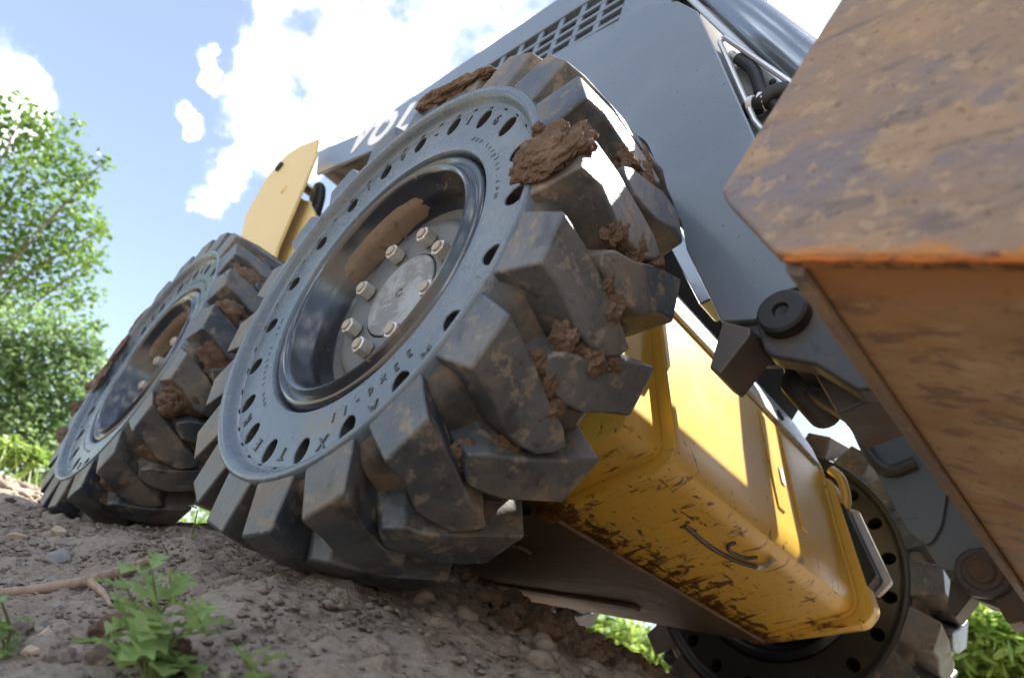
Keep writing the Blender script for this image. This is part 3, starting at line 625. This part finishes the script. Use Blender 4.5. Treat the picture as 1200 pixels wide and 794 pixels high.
# lift arms (near and far), each an upper beam bending down into a front leg
ARM = [(-1.66, 1.325), (-.974, 1.153), (-.117, .917), (.152, .896), (.235, .835), (.291, .756), (.336, .635), (.448, .326), (.550, .021), (.505, .012), (.487, -.019), (.441, -.013), (.369, .127), (.352, .182), (.24, .42), (.02, .62), (-.5, .888), (-1.056, 1.024), (-1.501, 1.111)]
rad = [0, 0, .04, .05, .05, .06, .05, .03, .01, .01, .01, .012, .02, .03, .15, .2, .05, 0, 0]
def inset(P, d): return grow(P, -d)
arms = []
for side in (0, 1):
    Y = (lambda y: y) if side == 0 else mir
    def pr(name, poly, a, b, mt, par, bev=0.0): return prism(name, poly, min(Y(a), Y(b)), max(Y(a), Y(b)), mt, par, bev)
    P = rounded(ARM, rad, 4)
    arm = pr('lift_arm', P, .28, .292, m_grey, LD, .003); arms.append(arm)
    if side: arm['label'] = 'far lift arm leg seen under the bucket'
    core = rounded([(x, z) for x, z in ARM], rad, 4)
    pr('arm_core', [(-1.64, 1.305), (-.974, 1.138), (-.117, .902), (.152, .881), (.22, .82), (.275, .745), (.32, .63), (.43, .32), (.50, .05), (.46, .03), (.385, .13), (.37, .19), (.26, .43), (.03, .635), (-.5, .90), (-1.05, 1.038), (-1.49, 1.125)], .292, .392, m_armrust, arm, .002)
    pr('inner_plate', P, .392, .404, m_grey, arm, .003)
    # leg foot: stop block, doubler plate, pin boss
    pr('stop_block', [(.486, -.036), (.448, -.018), (.439, -.085), (.454, -.096), (.487, -.046)], .272, .335, m_rusty, arm, .003)
    pr('foot_plate', [(.47, .03), (.50, .065), (.545, .05), (.515, -.045), (.488, -.038), (.452, -.014)], .292, .335, m_dgrey, arm, .004)
    a_, b_ = sorted((Y(.268), Y(.43)))
    prof = [(0, a_), (.0, a_ + .006), (.008, a_ + .005), (.010, a_), (.026, a_), (.0295, a_ + .003), (.030, a_ + .03), (.030, b_ - .004), (.028, b_), (0, b_)] if side == 0 else [(0, a_), (.02, a_), (.024, a_ + .004), (.024, a_ + .008), (.034, a_ + .008), (.037, a_ + .012), (.037, b_), (0, b_)]
    lathe('pivot_pin', prof, m_black if side == 0 else m_rusty, arm, 40, axis=(.522, -.020))
prism('unseen_sun_blocker', [(.405, .42), (.62, .42), (.62, .60), (.405, .60)], .49, mir(.49), m_dgrey, LD, bevel=.006)  # unseen box added between the legs to keep sun off the ground
# raised doubler with rounded lower corner on the inside of the far leg, and its flanged gusset
fy = mir(.404)
prism('gusset_plate', rounded([(.30, .58), (.405, .43), (.47, .16), (.455, .075), (.43, .022), (.39, .055), (.335, .17), (.245, .38)], [.02, .02, .02, .02, .02, .02, .02, .02], 4), fy - .011, fy - .0005, m_grey, arms[1], bevel=.003)
tube('gusset_flange', spline([(.225, fy - .02, .44), (.275, fy - .02, .33), (.315, fy - .02, .235), (.355, fy - .02, .195), (.41, fy - .02, .215)], 6), .014, m_dgrey, arms[1], 10)
# near arm lettering
slope = math.atan2(1.153 - 1.325, -.974 + 1.66); ex = Vector((math.cos(slope), 0, math.sin(slope))); ez = Vector((-math.sin(slope) - .25 * math.cos(slope) * 0, 0, math.cos(slope)))
lt = []
for i, chh in enumerate('VOLVO'):
    p = Vector((-1.195, .2785, 1.163)) + ex * (.172 * i); s = .20
    M3 = Matrix((ex * s * .98, ez * s, Vector((0, -1, 0)) * s)).transposed().to_4x4(); M3.translation = p; lt.append((chh, M3))
for q in lt: link('letter', glyph_mesh([q], .006, .055), m_white, arms[0], smooth=False)
# tilt cylinder in front of the leg
cy = Vector((.247, .43, 1.034)); cdn = Vector((.43, 0, -.80)).normalized(); cyl = None
p0 = cy - cdn * .35; p1 = cy + cdn * .62
cyl = tube('tilt_cylinder', [p0, p0 + cdn * .01, p1 - cdn * .01, p1], [.038, .043, .043, .038], m_chrome, LD, 32)
tube('cylinder_rod', [p1 - cdn * .01, p1 + cdn * .22], .022, m_silver, cyl, 20)
tube('feed_pipe', [cy - cdn * .3 + Vector((-.052, -.012, -.02)), cy + cdn * .5 + Vector((-.052, -.012, -.02))], .009, m_silver, cyl, 10)
cyl2 = copy_tree(cyl, LD); cyl2.location = (0, 2 * (MID - .43), 0)
# small triangular side window between leg and cylinder
wf = [(.290, .772), (.302, .776), (.455, .535), (.470, .42), (.455, .37), (.405, .455), (.395, .475)]
wfr = rounded(wf, [.012, .012, .02, .02, .01, .02, .02], 4)
win = prism('side_window', wfr, .372, .378, m_glass, LD) if False else prism('side_window', [(x + .03 * 0, z) for x, z in wfr], .405, .409, m_pane, LD)
tube('window_frame', [(x, .372, z) for x, z in wfr] + [(wfr[0][0], .372, wfr[0][1])], .0055, m_silver, win, 8)
tube('hose', spline([(.335, .385, .70), (.375, .38, .63), (.395, .385, .56), (.43, .385, .50)], 6), .012, m_black, win, 10)
tube('hose', spline([(.372, .385, .53), (.40, .378, .525), (.425, .378, .535), (.46, .385, .53)], 6), .017, m_black, win, 12)
for xx in (.378, .398): tube('hose_clamp', [(xx, .379, .528), (xx + .010, .379, .527)], .0185, m_white, win, 14)
lump('hose_fitting', (.39, .385, .565), (.012, .012, .01), 3, m_black, win, 2, .1)
for (x, z) in ((.304, .752), (.316, .735), (.325, .70), (.405, .60)): lump('window_bolt', (x, .398, z), (.007, .006, .007), 4, m_white if x < .35 else m_black, win, 2, .1)

# arm towers at the back
TO = [(-1.434, 1.211), (-1.642, 1.277), (-1.772, 1.288), (-1.879, 1.207), (-1.848, .957), (-1.72, .80), (-1.60, .46), (-1.12, .46), (-1.18, .564), (-1.253, .809), (-1.334, 1.056)]
for side in (0, 1):
    Y = (lambda y: y) if side == 0 else mir
    a, b = sorted((Y(.2), Y(.212)))
    tw = prism('arm_tower', rounded(TO, [.006, .05, .05, .05, .05, .05, .05, .02, .02, 0, 0], 4), a, b, m_tower, LD, bevel=.002)
    a, b = sorted((Y(.25), Y(.262)))
    prism('inner_cheek', [(-1.461, .934), (-1.30, .86), (-1.152, .738), (-1.051, .522), (-1.08, .46), (-1.70, .46), (-1.70, .80)], a, b, m_tower, tw, bevel=.002)
    a, b = sorted((Y(.185), Y(.425)))
    lathe('tower_bolt', [(0, a), (.020, a), (.024, a + .004), (.024, b), (0, b)], m_black, tw, 20, axis=(-1.745, 1.19))
    lathe('tower_bolt', [(0, a + .009), (.016, a + .009), (.018, a + .012), (.018, b), (0, b)], m_tower, tw, 20, axis=(-1.49, .95))
    a, b = sorted((Y(.213), Y(.419)))
    box('tower_web', (-1.72, a, .50), (-1.30, b, .52), m_tower, tw, bevel=.003)
    tube('hydraulic_hose', spline([(-1.52, Y(.33), 1.02), (-1.44, Y(.30), 1.03), (-1.36, Y(.30), .93), (-1.34, Y(.32), .74), (-1.40, Y(.34), .58)], 8), .022, m_black, tw, 12)

# quick coupler across the front
cp = prism('quick_coupler', [(.455, .045), (.53, .07), (.60, .02), (.612, -.09), (.565, -.105), (.505, -.06), (.47, -.03)], .405, .44, m_dgrey, LD, bevel=.006)
ck = rounded([(.476, .005), (.50, .035), (.56, .03), (.632, -.03), (.636, -.125), (.600, -.125), (.556, -.088), (.50, -.068)], [.03, .03, .03, .02, .01, .01, .03, .03], 4)
prism('coupler_cheek', ck, .286, .318, m_dgrey, cp, bevel=.005)
prism('coupler_cheek', ck, mir(.40), mir(.37), m_dgrey, cp, bevel=.005)
lathe('pin_boss', [(.037, mir(.43) + .012), (.046, mir(.43) + .012), (.050, mir(.43) + .017), (.050, mir(.385)), (.037, mir(.385))], m_dgrey, cp, 32, axis=(.522, -.020))
for a, b in ((.36, .46), (1.25, 1.32)):
    prism('latch_block', [(.520, -.040), (.575, -.015), (.606, -.092), (.556, -.112)], a, b, m_rusty, cp, bevel=.004)
lathe('cross_tube', [(0, .32), (.026, .32), (.028, .325), (.028, .46), (0, .465)], m_dgrey, cp, 24, axis=(.505, .012))
prism('coupler_sun_blocker', [(.612, .44), (.624, .44), (.640, .03), (.626, .02)], .29, mir(.29), m_dgrey, cp, bevel=.003)  # coupler plate made tall, out of view behind the bucket, to block the sun
lathe('hose_stub', [(0, .40), (.014, .40), (.021, .403), (.023, .41), (.023, .50), (0, .50)], m_black, cp, 20, axis=(.488, -.036))

# bucket
BK = [(.840, .440), (.593, -.098), (.600, -.112), (.643, -.176), (.656, -.184), (1.32, -.384), (1.30, -.36), (1.12, .44)]
def xz(p, d): return (p[0], p[1])
bucket = prism('bucket', [(.842, .432), (.668, -.06), (.650, -.170), (.658, -.1805), (1.30, -.370), (1.295, -.355), (.672, -.165), (.682, -.06), (.854, .425)], .0145, mir(.0145), m_bfloor, LD, bevel=.002)
prism('side_plate', BK, -.002, .0145, m_bside, bucket, bevel=.004)
prism('side_plate', BK, mir(.0145), mir(-.002), m_bside, bucket, bevel=.004)
prism('heel_strip', [(.6435, -.1745), (.6445, -.181), (.6495, -.1855), (.657, -.1885), (.658, -.183), (.653, -.180), (.6495, -.175)], .0145, mir(.0145), m_heel, bucket, bevel=.001)
wp = []
for i in range(60):
    t = i / 59; p = Vector((.650, .0, -.1825)).lerp(Vector((1.25, 0, -.363)), t)
    wp.append((p.x, .001 + .0015 * mnoise.noise(Vector((t * 40, 0, 0))), p.z - .0005 + .0012 * mnoise.noise(Vector((t * 33, 4, 0)))))
tube('weld_seam', wp, [.0018 + .0010 * mnoise.noise(Vector((i * .9, 2, 1))) for i in range(60)], m_weld, bucket, 8)
prism('cutting_edge', [(1.20, -.349), (1.37, -.402), (1.365, -.412), (1.20, -.362)], -.002, mir(-.002), m_bside, bucket, bevel=.002)

# ------------------------------------------------------------------ ground litter
def on_ground(x, y, s=0): return (x, y, gz(x, y) + s)
rnd = random.Random(3)
# countless crumbs of soil and grit
V = []; F = []
def crumb(x, y, s):
    z = gz(x, y) + s * .25; o = len(V); q = rnd.random() * 6.28
    pts = [(1, 0, 0), (0, 1, 0), (-1, 0, 0), (0, -1, 0), (0, 0, .8), (0, 0, -.6), (.6, .6, .35), (-.6, -.5, .3)]
    cq, sq = math.cos(q), math.sin(q)
    for a, b, c_ in pts:
        k = s * rnd.uniform(.65, 1.25); V.append((x + (a * cq - b * sq) * k, y + (a * sq + b * cq) * k, z + c_ * s * rnd.uniform(.6, 1.1)))
    F.extend([[o + i for i in t] for t in ((0, 6, 4), (6, 1, 4), (1, 2, 4), (2, 7, 4), (7, 3, 4), (3, 0, 4), (0, 1, 6), (2, 3, 7), (1, 0, 5), (2, 1, 5), (3, 2, 5), (0, 3, 5))])
for i in range(9500):
    x = rnd.uniform(-1.6, .7); y = rnd.triangular(-.45, .6, .0)
    crumb(x, y, rnd.choice((.002, .0025, .003, .0035, .004, .005, .0075)) * rnd.uniform(.7, 1.2))
LB = [lump_mesh((1, .9, .75), 60 + q, 2, .5, 1.8) for q in range(6)]
for i in range(420):                                        # coarser broken soil beneath the belly and pushed up round the tyres
    if i < 300: x = rnd.gauss(-.02, .28); y = rnd.gauss(.60, .17); q = rnd.choice((.006, .008, .010, .013, .018))
    else: x = rnd.uniform(-.35, .3) - (1.07 if i % 2 else 0); y = rnd.choice((rnd.uniform(-.06, .0), rnd.uniform(.0, .3))); q = rnd.choice((.004, .005, .007, .009))
    mm = Matrix.Translation((x, y, gz(x, y) + q * .25)) @ Matrix.Rotation(rnd.uniform(0, 6.3), 4, 'Z') @ Matrix.Rotation(rnd.uniform(-.6, .6), 4, 'X') @ Matrix.Scale(q * rnd.uniform(.8, 1.2), 4)
    lm = LB[i % 6]; o = len(V); V.extend([tuple(mm @ v_.co) for v_ in lm.vertices]); F.extend([[o + k for k in p_.vertices] for p_ in lm.polygons])
for i in range(500):
    x = rnd.uniform(-4, -1.5); y = rnd.uniform(-.6, .7); crumb(x, y, rnd.uniform(.008, .03))
m_grit = mat('soil_grit', (0.22, 0.178, 0.142), 0.95, spec=0.2, layers=((9, 0.45, 0.6, (0.30, 0.25, 0.205), 0.7, O, None, 8), (40, 0.55, 0.66, (0.13, 0.10, 0.08), 0.8, O, None, 6)), bumps=((240, 0.6, 0.002),))
gr_ = link('gravel', pyd(V, F), m_grit, None, angle=75); gr_['kind'] = 'stuff'; gr_['label'] = 'loose soil crumbs and grit scattered over the dirt'
# stones and clods one can pick out
def along(u, v, t): 
    d = CX * ((u - 600) / 756.86) - CY * ((v - 397) / 756.86) - CZ; return CAM_POS + d * t
def hit(u, v):
    """first point of the ground sheet along a sight line (used to find where a stone seen in the photograph lies)"""
    t = .3
    while t < 6:
        p = along(u, v, t)
        if p.z < gz(p.x, p.y): return p
        t += .004
    return along(u, v, 1.2)
def stone(u, v, px, seed, mt, name, label, cat, flat=.6):
    p = hit(u, v); d = (p - CAM_POS).dot(-CZ); s = px / 756.86 * d / 2
    if name == 'stone':
        q = random.Random(seed); bm = bmesh.new()
        for _ in range(22):
            d_ = Vector((q.gauss(0, 1), q.gauss(0, 1), q.gauss(0, 1))).normalized() * q.uniform(.8, 1.05); bm.verts.new((d_.x * s, d_.y * s * .85, d_.z * s * flat))
        bmesh.ops.convex_hull(bm, input=bm.verts); me_ = bpy.data.meshes.new('stone'); bm.to_mesh(me_); bm.free()
        o = link(name, me_, mt, None, bevel=s * .10, seg=2, angle=30); o.location = (p.x, p.y, p.z + s * flat * .35); o.rotation_euler = (.2, .1, seed)
    else:
        o = lump(name, (p.x, p.y, p.z + s * flat * .3), (s, s * .9, s * flat), seed, mt, None, 4, .5, (0, 0, seed), 2.0)
    tag(o, label, cat); return o
stone(64, 658, 34, 1, m_stone, 'stone', 'angular light grey stone lying by the pale branch', 'stone', .75)
stone(70, 627, 30, 2, m_sand, 'stone', 'pale tan flat stone in front of the rear tyre', 'stone', .5)
stone(228, 676, 17, 3, m_sand, 'stone', 'small tan stone right of the largest seedling', 'stone', .6)
stone(292, 690, 14, 4, m_stone, 'stone', 'little grey stone on the dirt below the front disc', 'stone', .6)
stone(68, 712, 13, 5, m_stone, 'stone', 'small whitish stone just below the bare branch', 'stone', .5)
stone(52, 747, 22, 6, m_sand, 'stone', 'round tan pebble left of the seedling', 'stone', .8)
stone(36, 768, 26, 7, m_sand, 'stone', 'tan stone near the lower left corner', 'stone', .7)
stone(20, 632, 26, 17, m_sand, 'stone', 'low sandy stone at the left edge above the branch', 'stone', .5)
stone(120, 778, 44, 8, m_clod, 'dirt_clod', 'crumbly brown clod left of the seedling stem', 'clod', .8)
stone(196, 782, 60, 9, m_mud, 'dirt_clod', 'large reddish brown clod at the foot of the seedling', 'clod', .8)
stone(128, 745, 42, 10, m_mud, 'dirt_clod', 'dark clod behind the seedling leaves', 'clod', .8)
stone(70, 780, 40, 11, m_clod, 'dirt_clod', 'grey clod at the bottom left of the picture', 'clod', .7)
stone(22, 745, 34, 12, m_clod, 'dirt_clod', 'lumpy clod at the left edge below the branch', 'clod', .7)
stone(690, 770, 40, 13, m_mud, 'dirt_clod', 'dark clod on the ridge under the belly', 'clod', .8)
stone(632, 748, 52, 14, m_mud, 'dirt_clod', 'big dark clod deep under the belly beside the tyre', 'clod', .8)
stone(740, 785, 40, 15, m_mud, 'dirt_clod', 'clod at the bottom edge before the far wheel', 'clod', .8)
stone(590, 735, 42, 16, m_mud, 'dirt_clod', 'dark clod tucked behind the front tyre', 'clod', .7)
# bare branch
def gp(u, v, up=0.0):
    p = hit(u, v); return Vector((p.x, p.y, p.z + up))
b0, b1, b2, b3 = gp(-30, 699, .003), gp(40, 695, .005), gp(100, 688, .009), gp(148, 676, .012)
br = tube('fallen_branch', spline([b0, b1, b2, b3], 8), [.0055 + .0045 * i / 24 for i in range(25)], m_wood, None, 10)
tag(br, 'bare pale forked branch lying on the dirt at left', 'branch')
tube('twig', spline([b2, gp(118, 700, .006), gp(128, 712, .003)], 6), [.006 - .004 * i / 12 for i in range(13)], m_wood, br, 8)
tube('twig', spline([b3, b3 + (b3 - b2) * .3 + Vector((0, 0, .004)), b3 + (b3 - b2) * .55], 6), [.0085 - .004 * i / 12 for i in range(13)], m_wood, br, 8)

# ------------------------------------------------------------------ plants
def lobed_leaf(L, wdt, rnd_):
    """deeply lobed leaf as a folded blade: centre line along +x"""
    prof = [(0, .0), (.10, .06), (.2, .22), (.27, .55), (.35, .62), (.40, .28), (.47, .26), (.55, .62), (.62, .66), (.67, .30), (.73, .26), (.80, .44), (.86, .40), (.92, .18), (1, 0)]
    v = []; f = []; n = len(prof)
    for i, (x, w_) in enumerate(prof):
        droop = -.28 * x * x * L; xf = x * L; sweep = (.14 if w_ > .4 else 0) * L
        k1 = rnd_.uniform(.85, 1.15); k2 = rnd_.uniform(.85, 1.15)
        v += [(xf + sweep, w_ * wdt * k1, droop + w_ * wdt * .22), (xf, 0, droop), (xf + sweep, -w_ * wdt * k2, droop + w_ * wdt * .22)]
    for i in range(n - 1):
        a = 3 * i; f += [[a, a + 1, a + 4, a + 3], [a + 1, a + 2, a + 5, a + 4]]
    return pyd(v, f)
LM = [lobed_leaf(1, .5, random.Random(s)) for s in range(5)]
def seedling(base, tops, label, leaf, n, seed):
    rr = random.Random(seed); root = empty('seedling', base); tag(root, label, 'seedling')
    for top in tops:
        top = Vector(top); side = Vector((rr.uniform(-.01, .01), rr.uniform(-.01, .01), 0))
        pts = spline([Vector((0, 0, -.01)), top * .45 + side, top], 6)
        tube('stem', pts, [.0022 - .0012 * i / (len(pts) - 1) for i in range(len(pts))], m_stem, root, 6)
        for k in range(n):
            t = .3 + .7 * k / max(n - 1, 1); p = pts[min(int(t * (len(pts) - 1)), len(pts) - 1)]
            o = link('leaf', LM[rr.randrange(5)], m_seed, root); s = leaf * rr.uniform(.65, 1.15) * (1.05 - .25 * t)
            o.location = p; o.scale = (s, s, s)
            o.rotation_euler = (rr.uniform(-.35, .35), rr.uniform(-.75, .15) - (.35 if t > .9 else 0), k * 2.4 + rr.uniform(-.5, .5))
    return root
def toward(u, v, t, base): return along(u, v, t) - base
bs = hit(178, 792); dpt = (bs - CAM_POS).dot(-CZ)
seedling(bs, [toward(178, 668, dpt * 1.02, bs), toward(218, 735, dpt * .97, bs), toward(140, 672, dpt * 1.04, bs), toward(122, 745, dpt, bs), toward(200, 700, dpt, bs)], 'largest green seedling with lobed leaves beside the branch', .052, 10, 5)
bs = hit(289, 800); dpt = (bs - CAM_POS).dot(-CZ)
seedling(bs, [toward(285, 772, dpt, bs), toward(300, 778, dpt, bs)], 'small seedling at the bottom edge right of the largest one', .03, 4, 6)
bs = hit(0, 770); dpt = (bs - CAM_POS).dot(-CZ)
seedling(bs, [toward(2, 705, dpt, bs), toward(-14, 725, dpt, bs), toward(3, 748, dpt, bs)], 'seedling cut off by the left edge of the picture', .03, 5, 8)
bs = along(238, 612, 1.22); bs.z = gz(bs.x, bs.y); dpt = (bs - CAM_POS).dot(-CZ)
seedling(bs, [toward(232, 597, dpt, bs)], 'tiny bright weed between the two near tyres', .035, 3, 9)

def leaf_cloud(centers, n, size, seed, wd=1.0):
    """many small leaf blades spread through the clumps of a crown"""
    rr = np.random.default_rng(seed); V_ = []; F_ = []
    cs_ = np.array([c_[:3] for c_ in centers]); rs = np.array([c_[3] for c_ in centers]); wts = rs ** 2; wts /= wts.sum()
    ci = rr.choice(len(cs_), n, p=wts)
    d = rr.normal(size=(n, 3)); d /= np.linalg.norm(d, axis=1)[:, None]
    rad_ = rr.random(n) ** .45
    P = cs_[ci] + d * (rad_ * rs[ci])[:, None] * np.array([1, 1, .85])
    ax = rr.normal(size=(n, 3)); ax[:, 2] = ax[:, 2] * .6 - .2; ax /= np.linalg.norm(ax, axis=1)[:, None]
    sd = np.cross(ax, rr.normal(size=(n, 3)) * .6 + np.array([0, 0, 1.0])); sd /= np.linalg.norm(sd, axis=1)[:, None] + 1e-9; sd *= wd
    nr_ = np.cross(ax, sd); s = size * rr.uniform(.6, 1.3, n)
    v = np.empty((n, 6, 3)); 
    v[:, 0] = P; v[:, 1] = P + ax * (s * .35)[:, None] + sd * (s * .27)[:, None]; v[:, 2] = P + ax * (s * .75)[:, None] + sd * (s * .2)[:, None] - nr_ * (s * .05)[:, None]
    v[:, 3] = P + ax * s[:, None] - nr_ * (s * .12)[:, None]; v[:, 4] = P + ax * (s * .75)[:, None] - sd * (s * .2)[:, None] - nr_ * (s * .05)[:, None]; v[:, 5] = P + ax * (s * .35)[:, None] - sd * (s * .27)[:, None]
    f = np.arange(n * 6).reshape(n, 6)
    me = bpy.data.meshes.new('leaves'); me.vertices.add(n * 6); me.vertices.foreach_set('co', v.ravel()); me.loops.add(n * 6); me.loops.foreach_set('vertex_index', f.ravel())
    me.polygons.add(n); me.polygons.foreach_set('loop_start', np.arange(0, n * 6, 6)); me.polygons.foreach_set('loop_total', np.full(n, 6)); me.update(); me.validate()
    return me
def shrub(name, base, clumps, n, size, mt, label, cat, seed, group=None, stems=5, wd=1.0):
    root = empty(name, base); tag(root, label, cat, group); B = Vector(base)
    link('crown', leaf_cloud([(c[0] - B.x, c[1] - B.y, c[2] - B.z, c[3]) for c in clumps], n, size, seed, wd), mt, root, smooth=False)
    rr = random.Random(seed)
    vs = []; fs = []
    for k in range(min(stems, len(clumps))):
        c = clumps[(k * 3) % len(clumps)]; t = Vector(c[:3]) - B
        pts = spline([Vector((rr.uniform(-.1, .1), rr.uniform(-.1, .1), -.05)), t * .5 + Vector((rr.uniform(-.1, .1), rr.uniform(-.1, .1), .05)), t], 5)
        v, f = tube_data(pts, [.014 - .010 * i / (len(pts) - 1) for i in range(len(pts))], 6); o = len(vs); vs += v; fs += [[i + o for i in q] for q in f]
    link('trunk' if 'tree' in name else 'stem', pyd(vs, fs), m_bark, root)
    return root
def clumps_px(L, t): 
    o = []
    for u, v, r, dt in L:
        p = along(u, v, t + dt); o.append((p.x, p.y, p.z, r / 756.86 * (t + dt)))
    return o
def ground_under(c): return (c[0], c[1], gz(c[0], c[1]))
T1 = clumps_px([(30, 130, 26, 0), (55, 150, 24, .2), (92, 148, 13, 0), (122, 188, 12, 0), (20, 170, 40, .2), (75, 190, 34, 0), (100, 215, 20, 0), (40, 225, 48, .1), (95, 255, 30, .2), (118, 268, 14, 0), (20, 280, 55, 0),
                (75, 290, 45, .2), (108, 305, 20, 0), (95, 345, 28, .1), (35, 345, 55, .2), (115, 380, 10, 0), (-40, 220, 60, 0), (-60, 320, 80, 0), (-80, 150, 60, .3), (-30, 130, 40, 0)], 5.2)
shrub('tree', ground_under(T1[10]), T1, 8500, .055, m_leaf, 'tall loose leafy young tree at the left edge against the sky', 'tree', 11, stems=9)
T2 = clumps_px([(20, 400, 60, 0), (80, 400, 40, .1), (110, 420, 24, .1), (30, 450, 60, 0), (85, 450, 40, 0), (20, 500, 55, -.2), (70, 500, 45, 0), (105, 470, 26, .2), (-40, 430, 80, 0), (-50, 500, 80, 0), (40, 530, 40, 0), (95, 520, 30, .2)], 4.6)
shrub('shrub', ground_under(T2[7]), T2, 12000, .05, m_leaf2, 'dense pale green shrub low at left behind the rear tyre', 'shrub', 12, stems=6)
T3 = clumps_px([(10, 528, 20, 0), (40, 535, 16, 0), (-20, 530, 26, 0), (70, 540, 14, .2)], 3.6)
shrub('weed', ground_under(T3[0]), T3, 900, .05, m_leaf3, 'bright low weeds at the left where dirt meets the shrub', 'weeds', 13, stems=3)
T4 = clumps_px([(1150, 735, 45, 0), (1200, 760, 60, 0), (1120, 790, 45, .2), (1180, 810, 60, 0), (1240, 720, 60, .2), (1130, 850, 60, 0), (1150, 700, 26, .4)], 3.9)
shrub('shrub', ground_under(T4[3]), T4, 9000, .11, m_leaf3, 'sunlit bright green shrub at lower right beyond the far wheel', 'shrub', 14, stems=5, wd=.38)
T5 = clumps_px([(720, 745, 30, 0), (690, 735, 26, 0), (750, 755, 30, .2), (640, 735, 34, .4), (780, 770, 34, .3), (720, 785, 26, 0)], 4.2)
shrub('shrub', ground_under(T5[0]), T5, 4000, .09, m_leaf3, 'green shrub glimpsed beneath the belly between the far wheels', 'shrub', 15, stems=4, wd=.38)
# the scrub goes on round the site
rr = random.Random(5)
V_ = []
for k in range(46):
    a = k / 46 * 2 * math.pi + rr.uniform(-.06, .06); d = rr.uniform(11, 15)
    V_.append((d * math.cos(a), d * math.sin(a), .1 + rr.uniform(-.2, .5), rr.uniform(.8, 1.3)))
sc2 = link('scrub', leaf_cloud(V_, 26000, .16, 21), m_leaf, None, smooth=False); sc2['kind'] = 'stuff'; sc2['label'] = 'low green scrub growing round the site'
rr2 = np.random.default_rng(4); n = 16000
ang = rr2.uniform(0, 2 * math.pi, n); dd = rr2.uniform(2.6, 11, n) ; px_ = dd * np.cos(ang); py_ = dd * np.sin(ang)
keep = (py_ > 2.2) | (px_ < -3.2); px_, py_ = px_[keep], py_[keep]; pz = gbase(px_, py_); n = len(px_)
h = rr2.uniform(.05, .22, n); lean = rr2.normal(size=(n, 2)) * .06; wd_ = rr2.normal(size=(n, 2)); wd_ /= np.linalg.norm(wd_, axis=1)[:, None]; wd_ *= .006
v = np.empty((n, 3, 3)); v[:, 0] = np.stack([px_ - wd_[:, 0], py_ - wd_[:, 1], pz - .01], 1); v[:, 1] = np.stack([px_ + wd_[:, 0], py_ + wd_[:, 1], pz - .01], 1); v[:, 2] = np.stack([px_ + lean[:, 0], py_ + lean[:, 1], pz + h], 1)
me = bpy.data.meshes.new('grass'); me.from_pydata(v.reshape(-1, 3).tolist(), [], np.arange(3 * n).reshape(n, 3).tolist()); me.update()
gs = link('grass', me, m_leaf3, None, smooth=False); gs['kind'] = 'stuff'; gs['label'] = 'long green grass beyond the dirt bank'
